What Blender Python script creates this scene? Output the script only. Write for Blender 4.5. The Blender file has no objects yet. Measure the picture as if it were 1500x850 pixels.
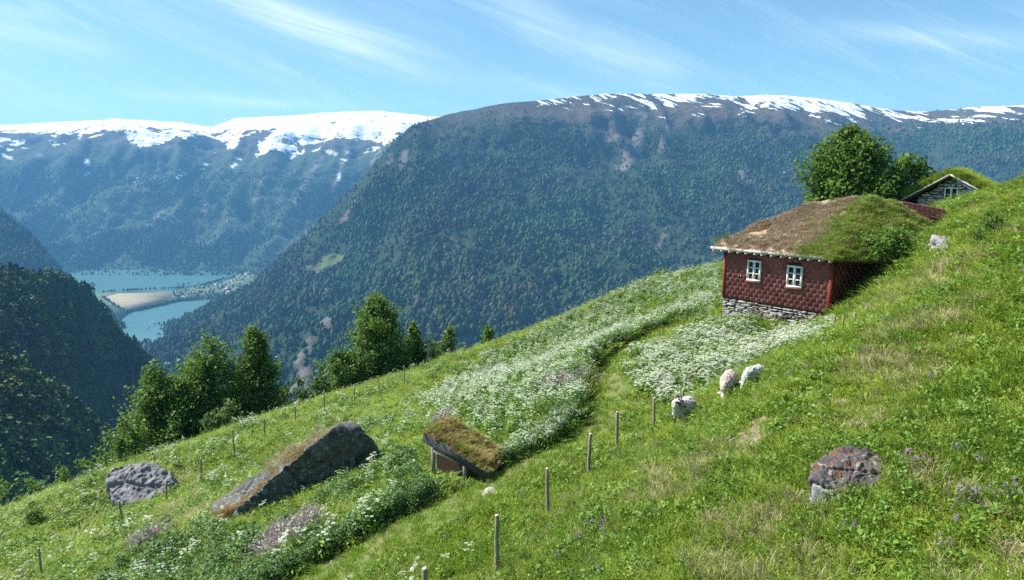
import bpy, bmesh, math, random
import numpy as np
from mathutils import Vector, Matrix

rng = np.random.default_rng(11)
random.seed(5)
scene = bpy.context.scene
COL = scene.collection

# ------------------------------------------------------------------ camera
PITCH = math.atan(155 / 1041.67)
cam_d = bpy.data.cameras.new('camera')
cam_d.sensor_width = 36.0
cam_d.lens = 25.0
cam_d.clip_start = 0.1
cam_d.clip_end = 60000
cam = bpy.data.objects.new('camera', cam_d)
COL.objects.link(cam)
cam.location = (0, 0, 0)
cam.rotation_euler = (math.radians(90) - PITCH, 0, 0)
scene.camera = cam

# ------------------------------------------------------------------ light
SUN_DIR = Vector((-0.93, 0.31, 0.0)).normalized()          # horizontal direction towards the sun
SUN_EL = math.radians(47)
to_sun = Vector((SUN_DIR.x * math.cos(SUN_EL), SUN_DIR.y * math.cos(SUN_EL), math.sin(SUN_EL)))
sun_d = bpy.data.lights.new('sun', 'SUN')
sun_d.energy = 5.0
sun_d.angle = math.radians(0.5)
sun_d.color = (1.0, 0.95, 0.87)
sun = bpy.data.objects.new('sun', sun_d)
COL.objects.link(sun)
sun.rotation_euler = to_sun.to_track_quat('Z', 'Y').to_euler()
sun.location = to_sun * 200

world = bpy.data.worlds.new('World')
scene.world = world
world.use_nodes = True
scene.view_settings.view_transform = 'Standard'
scene.view_settings.look = 'None'
scene.view_settings.exposure = 1.03
scene.view_settings.gamma = 1.0
scene.view_settings.use_curve_mapping = False
scene.render.engine = 'CYCLES'
DENOISE = False
cy = scene.cycles
cy.max_bounces = 6; cy.diffuse_bounces = 3; cy.glossy_bounces = 2
cy.transmission_bounces = 4; cy.transparent_max_bounces = 8; cy.volume_bounces = 1
cy.use_denoising = DENOISE
cy.denoiser = 'OPENIMAGEDENOISE'
cy.denoising_input_passes = 'RGB_ALBEDO_NORMAL'
cy.caustics_reflective = False; cy.caustics_refractive = False
cy.sample_clamp_indirect = 6
scene.render.film_transparent = False

def V(nt, op, a, b=None, c=None, clamp=False):
    n = nt.nodes.new('ShaderNodeMath'); n.operation = op; n.use_clamp = clamp
    for i, x in enumerate((a, b, c)):
        if x is None: continue
        if isinstance(x, (int, float)): n.inputs[i].default_value = x
        else: nt.links.new(x, n.inputs[i])
    return n.outputs[0]

def mixc(nt, f, a, b, mode='MIX'):
    n = nt.nodes.new('ShaderNodeMix'); n.data_type = 'RGBA'; n.blend_type = mode
    for s, x in ((n.inputs[0], f), (n.inputs[6], a), (n.inputs[7], b)):
        if isinstance(x, (int, float)): s.default_value = x
        elif isinstance(x, (tuple, list)): s.default_value = tuple(x) + (1,) * (4 - len(x))
        else: nt.links.new(x, s)
    return n.outputs[2]

def noise(nt, vec, scale, detail=4, rough=0.5, dist=0.0):
    n = nt.nodes.new('ShaderNodeTexNoise')
    n.inputs['Scale'].default_value = scale; n.inputs['Detail'].default_value = detail
    n.inputs['Roughness'].default_value = rough; n.inputs['Distortion'].default_value = dist
    if vec is not None: nt.links.new(vec, n.inputs['Vector'])
    return n.outputs['Fac']

def mapping(nt, vec, scale=(1, 1, 1), rot=(0, 0, 0), loc=(0, 0, 0)):
    n = nt.nodes.new('ShaderNodeMapping')
    n.inputs['Scale'].default_value = scale; n.inputs['Rotation'].default_value = rot; n.inputs['Location'].default_value = loc
    nt.links.new(vec, n.inputs['Vector'])
    return n.outputs[0]

def rmap(nt, vec, rot, scale):
    return mapping(nt, mapping(nt, vec, rot=rot), scale)

def ramp(nt, f, lo, hi, smooth=True):
    n = nt.nodes.new('ShaderNodeMapRange'); n.clamp = True
    if smooth: n.interpolation_type = 'SMOOTHSTEP'
    n.inputs['From Min'].default_value = lo; n.inputs['From Max'].default_value = hi
    nt.links.new(f, n.inputs['Value'])
    return n.outputs['Result']

# world: Nishita sky with thin cirrus
def build_world():
    nt = world.node_tree
    nt.nodes.clear()
    out = nt.nodes.new('ShaderNodeOutputWorld')
    bg = nt.nodes.new('ShaderNodeBackground')
    sky = nt.nodes.new('ShaderNodeTexSky')
    sky.sky_type = 'NISHITA'; sky.sun_disc = False
    sky.sun_elevation = SUN_EL
    sky.sun_rotation = math.atan2(SUN_DIR.x, SUN_DIR.y)
    sky.altitude = 600; sky.air_density = 1.15; sky.dust_density = 0.35; sky.ozone_density = 2.2
    tc = nt.nodes.new('ShaderNodeTexCoord')
    sep = nt.nodes.new('ShaderNodeSeparateXYZ')
    nt.links.new(tc.outputs['Generated'], sep.inputs[0])
    # gnomonic coordinates of the sky in front of the valley: px = x/y, pz = z/y (y kept positive)
    yy = V(nt, 'MAXIMUM', V(nt, 'ABSOLUTE', sep.outputs[1]), 0.12)
    gx = V(nt, 'DIVIDE', sep.outputs[0], yy)
    gz = V(nt, 'DIVIDE', sep.outputs[2], yy)
    comb = nt.nodes.new('ShaderNodeCombineXYZ')
    nt.links.new(gx, comb.inputs[0]); nt.links.new(gz, comb.inputs[1])
    vec = comb.outputs[0]
    warp = noise(nt, rmap(nt, vec, (0, 0, math.radians(17)), (3, 9, 1)), 1.0, 5, 0.6)
    fib = noise(nt, rmap(nt, vec, (0, 0, math.radians(17)), (2.6, 46, 1)), 1.0, 7, 0.66, 0.5)
    fib2 = noise(nt, rmap(nt, vec, (0, 0, math.radians(22)), (3.5, 34, 1)), 1.0, 7, 0.64, 0.6)
    total = None
    # streaks: (x0,z0) -> (x1,z1), half width, strength
    for (u0, v0, u1, v1, w, s) in ((250, -25, 665, 112, 0.022, 0.50), (-140, 22, 205, 92, 0.016, 0.36),
                                   (690, -40, 830, 75, 0.030, 0.34), (810, 62, 1010, 128, 0.022, 0.40),
                                   (200, 143, 470, 160, 0.008, 0.50), (1180, 52, 1520, 72, 0.014, 0.42),
                                   (560, 108, 900, 150, 0.012, 0.25), (380, 20, 560, 88, 0.016, 0.35), (-20, 16, 120, 40, .010, .3)):
        x0, z0 = (u0 - 750) / 1041.67, (270 - v0) / 1041.67
        x1, z1 = (u1 - 750) / 1041.67, (270 - v1) / 1041.67
        L = math.hypot(x1 - x0, z1 - z0); ax, az = (x1 - x0) / L, (z1 - z0) / L
        dx = V(nt, 'SUBTRACT', gx, x0); dz = V(nt, 'SUBTRACT', gz, z0)
        al = V(nt, 'ADD', V(nt, 'MULTIPLY', dx, ax), V(nt, 'MULTIPLY', dz, az))
        ac = V(nt, 'SUBTRACT', V(nt, 'MULTIPLY', dz, ax), V(nt, 'MULTIPLY', dx, az))
        ac = V(nt, 'ADD', ac, V(nt, 'MULTIPLY', V(nt, 'SUBTRACT', warp, 0.5), w * 2.2))
        q = V(nt, 'DIVIDE', ac, w)
        g = V(nt, 'POWER', 2.718, V(nt, 'MULTIPLY', V(nt, 'MULTIPLY', q, q), -1.0))
        t = V(nt, 'DIVIDE', al, L)
        e = V(nt, 'MULTIPLY', ramp(nt, t, -0.15, 0.35), V(nt, 'SUBTRACT', 1.0, ramp(nt, t, 0.7, 1.12)))
        g = V(nt, 'MULTIPLY', V(nt, 'MULTIPLY', g, e), s)
        total = g if total is None else V(nt, 'ADD', total, g)
    mod = V(nt, 'MULTIPLY', total, V(nt, 'ADD', 0.26, V(nt, 'MULTIPLY', ramp(nt, fib, 0.30, 0.72), 0.55)))
    veil = V(nt, 'MULTIPLY', ramp(nt, fib2, 0.42, 0.8), V(nt, 'ADD', 0.10, V(nt, 'MULTIPLY', ramp(nt, warp, 0.4, 0.7), 0.22)))
    fac = V(nt, 'ADD', mod, veil, clamp=True)
    tint = mixc(nt, 1.0, sky.outputs[0], (0.84, 1.03, 1.0), 'MULTIPLY')
    col = mixc(nt, fac, tint, (9.6, 10.3, 10.6))
    nt.links.new(col, bg.inputs[0])
    bg.inputs[1].default_value = 0.072
    nt.links.new(bg.outputs[0], out.inputs[0])
build_world()

# ------------------------------------------------------------------ helpers
F = 1041.67
def ray(u, v):
    a = (np.asarray(u, float) - 750) / F; b = -(np.asarray(v, float) - 425) / F
    cp, sp = math.cos(PITCH), math.sin(PITCH)
    y = cp + b * sp; z = -sp + b * cp
    return a / y, z / y                     # x per y, z per y
def P(u, v, d):
    rx, rz = ray(u, v); d = np.asarray(d, float)
    return np.stack(np.broadcast_arrays(rx * d, d, rz * d), -1)
def proj(p):
    cp, sp = math.cos(PITCH), math.sin(PITCH)
    dz = p[..., 1] * cp - p[..., 2] * sp; up = p[..., 1] * sp + p[..., 2] * cp
    dz = np.where(dz < 0.05, 0.05, dz)
    return 750 + F * p[..., 0] / dz, 425 - F * up / dz

_perm = np.random.default_rng(3).permutation(256); _perm = np.concatenate([_perm, _perm, _perm])
_grad = np.random.default_rng(4).normal(size=(256, 3)); _grad /= np.linalg.norm(_grad, axis=1)[:, None]
def perlin(p):
    p = np.asarray(p, float); i = np.floor(p).astype(int); f = p - i; i &= 255
    w = f * f * f * (f * (f * 6 - 15) + 10); out = 0
    for dx in (0, 1):
        for dy in (0, 1):
            for dz in (0, 1):
                h = _perm[_perm[_perm[i[..., 0] + dx] + i[..., 1] + dy] + i[..., 2] + dz]
                g = _grad[h]
                dd = (g[..., 0] * (f[..., 0] - dx) + g[..., 1] * (f[..., 1] - dy) + g[..., 2] * (f[..., 2] - dz))
                ww = (w[..., 0] if dx else 1 - w[..., 0]) * (w[..., 1] if dy else 1 - w[..., 1]) * (w[..., 2] if dz else 1 - w[..., 2])
                out = out + dd * ww
    return out * 1.5
def fbm(p, octv=4, gain=0.5):
    s = 0; a = 1.0; p = np.asarray(p, float)
    for k in range(octv):
        s = s + a * perlin(p + 17.3 * k); p = p * 2.03; a *= gain
    return s
def ridged(p, octv=4):
    s = 0; a = 1.0; p = np.asarray(p, float)
    for k in range(octv):
        s = s + a * (1 - np.abs(perlin(p + 9.1 * k)) * 2); p = p * 2.03; a *= 0.5
    return s
def vec3(x, y, z=0.0):
    return np.stack(np.broadcast_arrays(np.asarray(x, float), np.asarray(y, float), np.asarray(z, float)), -1)
def sstep(x, a, b):
    t = np.clip((x - a) / (b - a), 0, 1); return t * t * (3 - 2 * t)
def inpoly(x, y, poly):
    ins = np.zeros(np.shape(x), bool); n = len(poly)
    for i in range(n):
        x0, y0 = poly[i]; x1, y1 = poly[(i + 1) % n]
        c = ((y0 > y) != (y1 > y)) & (x < (x1 - x0) * (y - y0) / ((y1 - y0) + 1e-12) + x0)
        ins ^= c
    return ins

def new_mesh(name, verts, faces, mats=(), midx=None, smooth=False, attrs=None):
    """faces: int array (n,k) or a list of such arrays of different k."""
    me = bpy.data.meshes.new(name)
    if not isinstance(faces, list): faces = [faces]
    faces = [np.asarray(f, np.int32) for f in faces if len(f)]
    nl = sum(f.size for f in faces); nf = sum(len(f) for f in faces)
    me.vertices.add(len(verts)); me.vertices.foreach_set('co', np.asarray(verts, np.float32).ravel())
    me.loops.add(nl); me.polygons.add(nf)
    me.loops.foreach_set('vertex_index', np.concatenate([f.ravel() for f in faces]).astype(np.int32))
    tot = np.concatenate([np.full(len(f), f.shape[1], np.int32) for f in faces])
    st = np.concatenate([[0], np.cumsum(tot)[:-1]]).astype(np.int32)
    me.polygons.foreach_set('loop_start', st)
    try: me.polygons.foreach_set('loop_total', tot)
    except Exception: pass
    for m in mats: me.materials.append(m)
    if midx is not None: me.polygons.foreach_set('material_index', np.asarray(midx, np.int32))
    if smooth: me.polygons.foreach_set('use_smooth', np.ones(nf, bool))
    if attrs:
        for k, (dom, arr) in attrs.items():
            a = me.attributes.new(k, 'FLOAT', dom); a.data.foreach_set('value', np.asarray(arr, np.float32).ravel())
    me.update(calc_edges=True)
    me.validate()
    return me

def link(name, me, parent=None, kind=None, label=None, cat=None, group=None, loc=None, rotz=0):
    o = bpy.data.objects.new(name, me); COL.objects.link(o)
    if parent is not None: o.parent = parent
    if loc is not None: o.location = loc
    if rotz: o.rotation_euler = (0, 0, rotz)
    for k, x in (('kind', kind), ('label', label), ('category', cat), ('group', group)):
        if x: o[k] = x
    return o

class MB:
    """collects shapes for one mesh object"""
    def __init__(s): s.v = []; s.f = {}; s.m = {}; s.n = 0
    def add(s, verts, faces, mi=0):
        verts = np.asarray(verts, float)
        for f in faces:
            s.f.setdefault(len(f), []).append([i + s.n for i in f]); s.m.setdefault(len(f), []).append(mi)
        s.v.append(verts); s.n += len(verts)
    def box(s, lo, hi, mi=0, mat=None):
        x0, y0, z0 = lo; x1, y1, z1 = hi
        v = np.array([(x0,y0,z0),(x1,y0,z0),(x1,y1,z0),(x0,y1,z0),(x0,y0,z1),(x1,y0,z1),(x1,y1,z1),(x0,y1,z1)], float)
        if mat is not None: v = np.array([mat @ Vector(q) for q in v])
        s.add(v, [(0,3,2,1),(4,5,6,7),(0,1,5,4),(1,2,6,5),(2,3,7,6),(3,0,4,7)], mi)
    def bar(s, a, b, w, h, mi=0, up=(0, 0, 1)):
        a = Vector(a); b = Vector(b); d = (b - a); L = d.length; d.normalize()
        x = d.cross(Vector(up)); x.normalize(); y = x.cross(d)
        M = Matrix((x, y, d)).transposed().to_4x4(); M.translation = a
        s.box((-w/2, -h/2, 0), (w/2, h/2, L), mi, M)
    def tube(s, pts, rad, k=7, mi=0, cap=True, capmi=None):
        pts = [Vector(p) for p in pts]; vs = []; fs = []
        ref = Vector((0.31, 0.87, 0.21))
        for i, p in enumerate(pts):
            d = (pts[min(i+1, len(pts)-1)] - pts[max(i-1, 0)]).normalized()
            x = d.cross(ref).normalized(); y = d.cross(x)
            for j in range(k):
                a = 2 * math.pi * j / k
                vs.append(p + (x * math.cos(a) + y * math.sin(a)) * rad[i])
        for i in range(len(pts) - 1):
            for j in range(k):
                fs.append((i*k + j, i*k + (j+1) % k, (i+1)*k + (j+1) % k, (i+1)*k + j))
        s.add([tuple(v) for v in vs], fs, mi)
        if cap:
            n0 = s.n - len(vs)
            s.f.setdefault(k, []).append([n0 + j for j in range(k)][::-1]); s.m.setdefault(k, []).append(mi)
            s.f[k].append([n0 + (len(pts)-1)*k + j for j in range(k)]); s.m[k].append(mi if capmi is None else capmi)
    def mesh(s, name, mats, smooth=False):
        ks = list(s.f); return new_mesh(name, np.concatenate(s.v), [np.array(s.f[k]) for k in ks], mats,
                                        np.concatenate([s.m[k] for k in ks]), smooth)
    def obj(s, name, mats, parent=None, smooth=False, **kw):
        if not isinstance(mats, (list, tuple)): mats = [mats]
        return link(name, s.mesh(name, mats, smooth), parent, **kw)

def mat_new(name):
    m = bpy.data.materials.new(name); m.use_nodes = True
    nt = m.node_tree; b = nt.nodes['Principled BSDF']
    b.inputs['Roughness'].default_value = 0.85
    b.inputs['Specular IOR Level'].default_value = 0.25
    return m, nt, b
def geo(nt): return nt.nodes.new('ShaderNodeNewGeometry').outputs['Position']
def objco(nt): return nt.nodes.new('ShaderNodeTexCoord').outputs['Object']
def attr(nt, name):
    n = nt.nodes.new('ShaderNodeAttribute'); n.attribute_name = name; return n.outputs['Fac']
def setc(nt, b, c):
    nt.links.new(c, b.inputs['Base Color'])
def bump(nt, b, h, strength=0.5, dist=0.1):
    n = nt.nodes.new('ShaderNodeBump'); n.inputs['Strength'].default_value = strength; n.inputs['Distance'].default_value = dist
    nt.links.new(h, n.inputs['Height']); nt.links.new(n.outputs[0], b.inputs['Normal'])
def empty(name, loc, label=None, cat=None, group=None, rotz=0):
    o = bpy.data.objects.new(name, None); COL.objects.link(o); o.location = loc; o.rotation_euler = (0, 0, rotz)
    o.empty_display_size = 0.2
    for k, x in (('label', label), ('category', cat), ('group', group)):
        if x: o[k] = x
    return o
# ------------------------------------------------------------------ near hillside: height field through surveyed points
CP = [  # (u, v, depth) where the photograph shows the ground
 (727,838,15),(802,757,16.8),(860,700,18.5),(904,662,20.2),(957,625,22.5),(1010,622,21),(995,600,24.5),
 (740,690,20.5),(820,650,21.5),(868,600,24),(885,540,30),(930,503,34),(1045,465,36),(920,560,27),(960,560,26),(1040,520,28),
 (1060,458,33.5),(1215,478,28.3),(1140,485,29),(1220,494,24),(1150,520,22.4),(1100,542,21.5),(1100,600,17.5),
 (800,600,27),(700,600,30),(760,640,23.5),(670,700,21.5),(600,750,18.5),(450,765,21.5),(560,695,24.5),(330,755,25),(207,755,30.5),
 (343,675,36),(291,712,34),(181,775,29.5),(388,648,37.5),(434,625,39),(475,610,41.5),(518,594,43.5),(556,580,45),(592,566,46),(430,850,17.6),
 (0,850,26),(150,800,26.5),(250,850,21.5),(600,850,15.4),(750,850,13.8),(1000,850,11.5),(1250,850,9.5),(1500,850,8.0),
 (1250,700,11.5),(1000,700,15),(1250,560,16),(1350,600,13.5),(1500,600,11.5),(1500,400,17),(1400,450,18.5),(1290,450,23.5),
 (1325,392,26),(1345,350,29),(1410,340,29),(1450,312,31),(1500,276,27),(1420,365,24),(1500,325,21),
 (0,755,33),(75,728,35),(150,698,37.5),(225,672,40),(300,646,42),(375,622,44.5),(450,596,47),(525,571,50),(600,547,52),(700,513,54),(780,486,56),(850,459,56.5),
 (960,412,57),(1055,394,57),(980,445,47),(760,540,46),(650,600,34),(-250,850,31),(-250,1000,20),(0,1050,15),(430,1050,11.5),(750,1050,9.5),(1100,1050,7),(1500,1050,6),
 (1440,298,36),(1500,258,36),(1470,278,36),(1360,305,37),(1440,314,42),(1600,262,28),(1800,400,16),(1700,700,9)]
CPW = [P(*c) for c in CP]
# the edge falls away to the valley
for (u, v, d) in ((0,755,33),(150,698,37.5),(300,646,42),(450,596,47),(600,547,52),(700,513,54),(850,459,56.5),(960,412,57),(1055,394,57)):
    q = P(u, v, d)
    for (s, dz) in ((5, -2.6), (12, -8.5), (24, -20)):
        CPW.append(q + np.array([-0.45 * s, 0.9 * s, dz]))
CPW += [np.array(p) for p in ((22,66,-8.5),(30,80,-14),(34,56,-2.2),(45,60,0.5),(30,40,-0.6),(45,30,11),(30,15,9),(20,4,3),(45,0,16),(-20,0,-14),(-40,20,-25),(-40,0,-24),(0,-5,-6.5))]
CPW = np.array(CPW)
def _tps(r2): return 0.5 * r2 * np.log(r2 + 1e-9)
_c = CPW[:, :2]; _n = len(_c)
_K = _tps(((_c[:, None] - _c[None]) ** 2).sum(-1)) + np.eye(_n) * 6.0
_Pm = np.concatenate([np.ones((_n, 1)), _c], 1)
_A = np.block([[_K, _Pm], [_Pm.T, np.zeros((3, 3))]])
_w = np.linalg.solve(_A, np.concatenate([CPW[:, 2], np.zeros(3)]))
DOM = (-48, 48, -6, 84)
EDGE = None
def bank_step(x, y):
    """the ground stands almost half a metre higher on the left of the path"""
    best = np.full(x.shape, 1e9); sd = np.zeros(x.shape); al = np.zeros(x.shape)
    for (ax, ay), (bx, by) in zip(EDGE[:-1], EDGE[1:]):
        dx, dy = bx - ax, by - ay; L2 = dx * dx + dy * dy; t = np.clip(((x - ax) * dx + (y - ay) * dy) / L2, 0, 1)
        d = np.hypot(x - ax - t * dx, y - ay - t * dy); c = dx * (y - ay) - dy * (x - ax)
        k = d < best; best = np.where(k, d, best); sd = np.where(k, np.sign(c) * d, sd)
    end = np.minimum(np.hypot(x - EDGE[0][0], y - EDGE[0][1]), np.hypot(x - EDGE[-1][0], y - EDGE[-1][1]))
    fd = sstep(end, 0.2, 2.5) * (0.35 + 0.65 * sstep(y, 21.0, 25.0))
    return fd * (0.38 * sstep(sd, 0.0, 0.45) * np.exp(-np.maximum(sd - .5, 0) / 3.2) - 0.12 * sstep(-sd, 1.4, 0.2) * sstep(sd, .3, 0.0))
def H(x, y, rough=True):
    x = np.asarray(x, float); y = np.asarray(y, float); sh = np.broadcast(x, y).shape
    x = np.broadcast_to(x, sh).ravel(); y = np.broadcast_to(y, sh).ravel()
    qx = np.clip(x, DOM[0], DOM[1]); qy = np.clip(y, DOM[2], DOM[3])
    z = _w[_n] + _w[_n + 1] * qx + _w[_n + 2] * qy
    for i in range(0, len(qx), 20000):
        sl = slice(i, i + 20000)
        r2 = (qx[sl, None] - _c[None, :, 0]) ** 2 + (qy[sl, None] - _c[None, :, 1]) ** 2
        z[sl] += _tps(r2) @ _w[:_n]
    z = z + np.where(x < qx, 0.55, 0.35) * (x - qx) - 0.62 * np.maximum(y - qy, 0) - 0.1 * np.minimum(y - qy, 0) * 0
    if rough:
        z = z + 0.16 * fbm(vec3(x * 0.35, y * 0.35, 0.3), 3) + 0.05 * perlin(vec3(x * 1.7, y * 1.7, 5.0))
    if EDGE is not None: z = z + bank_step(x, y)
    return z.reshape(sh)
_ys = np.concatenate([np.arange(4, 40, 0.1), np.arange(40, 110, 0.25)])
def G(u, v):
    """ground point of the hillside under a pixel of the photograph"""
    rx, rz = ray(u, v)
    h = H(rx * _ys, _ys); zz = rz * _ys
    k = np.argmax(zz <= h)
    if not (zz <= h).any(): k = len(_ys) - 1
    if k > 0:
        a = zz[k-1] - h[k-1]; b = h[k] - zz[k]; t = a / (a + b + 1e-9); d = _ys[k-1] + t * (_ys[k] - _ys[k-1])
    else: d = _ys[0]
    x = float(rx * d); return np.array([x, float(d), float(H(x, d))])
def Gpoly(pts): return [tuple(G(u, v)[:2]) for u, v in pts]

EDGE_ = Gpoly([(330,905),(430,850),(520,800),(620,746),(690,708),(738,688),(815,655),(856,622),(866,585),(872,548),(890,523),(928,503),(985,483),(1044,463)])
EDGE = EDGE_
Z_MOWN = Gpoly([(330,905),(430,850),(520,800),(620,746),(740,688),(850,640),(862,688),(806,748),(732,830),(660,905)])
# zones of the meadow (ground outlines)
Z_PATH = Gpoly([(330,905),(430,850),(520,800),(620,746),(735,688),(815,655),(858,622),(868,585),(874,548),(892,523),(930,503),(985,484),(1048,462),
                (1052,470),(1004,492),(972,512),(952,537),(942,564),(930,600),(908,636),(835,668),(772,700),(715,738),(640,785),(560,835),(480,905)])
Z_WHITE = Gpoly([(935,520),(1000,492),(1060,468),(1130,484),(1212,486),(1205,500),(1130,526),(1090,548),(1020,585),(960,592),(930,570)])
Z_BANK = Gpoly([(745,590),(800,520),(870,462),(960,418),(1056,398),(1056,455),(985,478),(925,500),(885,523),(868,545),(862,585),(850,622),(810,652),(765,668),(735,640)])
Z_NETTLE = Gpoly([(300,775),(400,765),(560,700),(640,694),(700,696),(735,680),(620,740),(520,795),(420,852),(330,900),(180,900),(240,810)])

def grid_axis(parts):
    out = []
    for a, b, st in parts: out += list(np.arange(a, b, st))
    return np.array(out + [parts[-1][1]])
def build_hillside():
    xs = grid_axis([(-400,-120,20),(-120,-48,4),(-48,-30,0.6),(-30,24,0.2),(24,48,0.6),(48,120,4),(120,400,20)])
    ys = grid_axis([(-200,-40,16),(-40,-6,2),(-6,5,0.5),(5,45,0.2),(45,66,0.3),(66,90,0.8),(90,160,4),(160,900,25)])
    X, Y = np.meshgrid(xs, ys); Z = H(X, Y)
    # a low bank beside the path, path trodden in a little
    ny, nx = X.shape; idx = np.arange(nx * ny).reshape(ny, nx)
    f = np.stack([idx[:-1, :-1], idx[:-1, 1:], idx[1:, 1:], idx[1:, :-1]], -1).reshape(-1, 4)
    me = new_mesh('hillside', np.stack([X, Y, Z], -1).reshape(-1, 3), f, [M_SOIL], None, True)
    return link('hillside', me, kind='structure', label='steep green meadow hillside falling to the left')

def m_soil():
    m, nt, b = mat_new('hillside_soil')
    p = geo(nt)
    n1 = noise(nt, p, 0.6, 5, 0.6); n2 = noise(nt, p, 6.0, 5, 0.7)
    c = mixc(nt, ramp(nt, n1, 0.35, 0.65), (0.045, 0.075, 0.014), (0.085, 0.11, 0.025))
    c = mixc(nt, V(nt, 'MULTIPLY', ramp(nt, n2, 0.5, 0.75), 0.6), c, (0.11, 0.09, 0.045))
    setc(nt, b, c); bump(nt, b, n2, 0.8, 0.1); return m
M_SOIL = m_soil()
build_hillside()

def draped(name, poly, mat, lift, step=0.25, jitter=0.0, **kw):
    xs = [p[0] for p in poly]; ys = [p[1] for p in poly]
    X, Y = np.meshgrid(np.arange(min(xs), max(xs) + step, step), np.arange(min(ys), max(ys) + step, step))
    ny, nx = X.shape
    cx = (X[:-1, :-1] + X[1:, 1:]) / 2; cyy = (Y[:-1, :-1] + Y[1:, 1:]) / 2
    k = inpoly(cx + jitter * perlin(vec3(cx * 1.5, cyy * 1.5, 1)), cyy + jitter * perlin(vec3(cx * 1.5, cyy * 1.5, 7)), poly)
    idx = np.arange(nx * ny).reshape(ny, nx)
    f = np.stack([idx[:-1, :-1], idx[:-1, 1:], idx[1:, 1:], idx[1:, :-1]], -1)[k]
    used = np.unique(f); remap = np.full(nx * ny, -1); remap[used] = np.arange(len(used))
    V3 = np.stack([X, Y, H(X, Y) + lift], -1).reshape(-1, 3)[used]
    return link(name, new_mesh(name, V3, remap[f], [mat], None, True), **kw)
def m_path():
    m, nt, b = mat_new('trodden_path')
    p = geo(nt)
    n1 = noise(nt, p, 0.9, 5, 0.6); n2 = noise(nt, p, 9.0, 4, 0.7)
    c = mixc(nt, ramp(nt, n1, 0.4, 0.7), (0.09, 0.13, 0.03), (0.15, 0.15, 0.05))
    c = mixc(nt, V(nt, 'MULTIPLY', ramp(nt, n2, 0.45, 0.8), 0.5), c, (0.2, 0.17, 0.09))
    setc(nt, b, c); bump(nt, b, n2, 0.6, 0.05); return m
draped('path', Z_PATH, m_path(), 0.02, 0.2, 0.15, kind='structure', label='short mown grass path winding up to the red house')

# ------------------------------------------------------------------ water, valley floor, mountains
SEA = -500.0
def S(u, v, z=SEA):
    rx, rz = ray(u, v); d = z / rz; return np.array([float(rx * d), float(d), z])

def m_water():
    m, nt, b = mat_new('fjord_water')
    p = geo(nt)
    n1 = noise(nt, mapping(nt, p, (0.0006, 0.0015, 1)), 1.0, 3, 0.5)
    setc(nt, b, mixc(nt, ramp(nt, n1, 0.35, 0.65), (0.07, 0.175, 0.18), (0.09, 0.20, 0.195)))
    b.inputs['Roughness'].default_value = 0.22; b.inputs['Specular IOR Level'].default_value = 0.35
    n2 = noise(nt, mapping(nt, p, (0.05, 0.12, 1)), 1.0, 4, 0.6)
    bump(nt, b, n2, 0.12, 1.0); return m
def sheet(name, pts, mat, **kw):
    return link(name, new_mesh(name, np.array(pts, float), np.array([list(range(len(pts)))]), [mat]), **kw)
sheet('water', [(-9000, 200, SEA), (9000, 200, SEA), (9000, 9000, SEA), (-9000, 9000, SEA)], m_water(), kind='structure', label='turquoise fjord and lake water in the valley')
m_g, nt_g, b_g = mat_new('valley_ground')
b_g.inputs['Base Color'].default_value = (0.05, 0.08, 0.03, 1)
sheet('ground', [(-9500, -3000, SEA - 6), (9500, -3000, SEA - 6), (9500, 9500, SEA - 6), (-9500, 9500, SEA - 6)], m_g, kind='structure')

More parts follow.
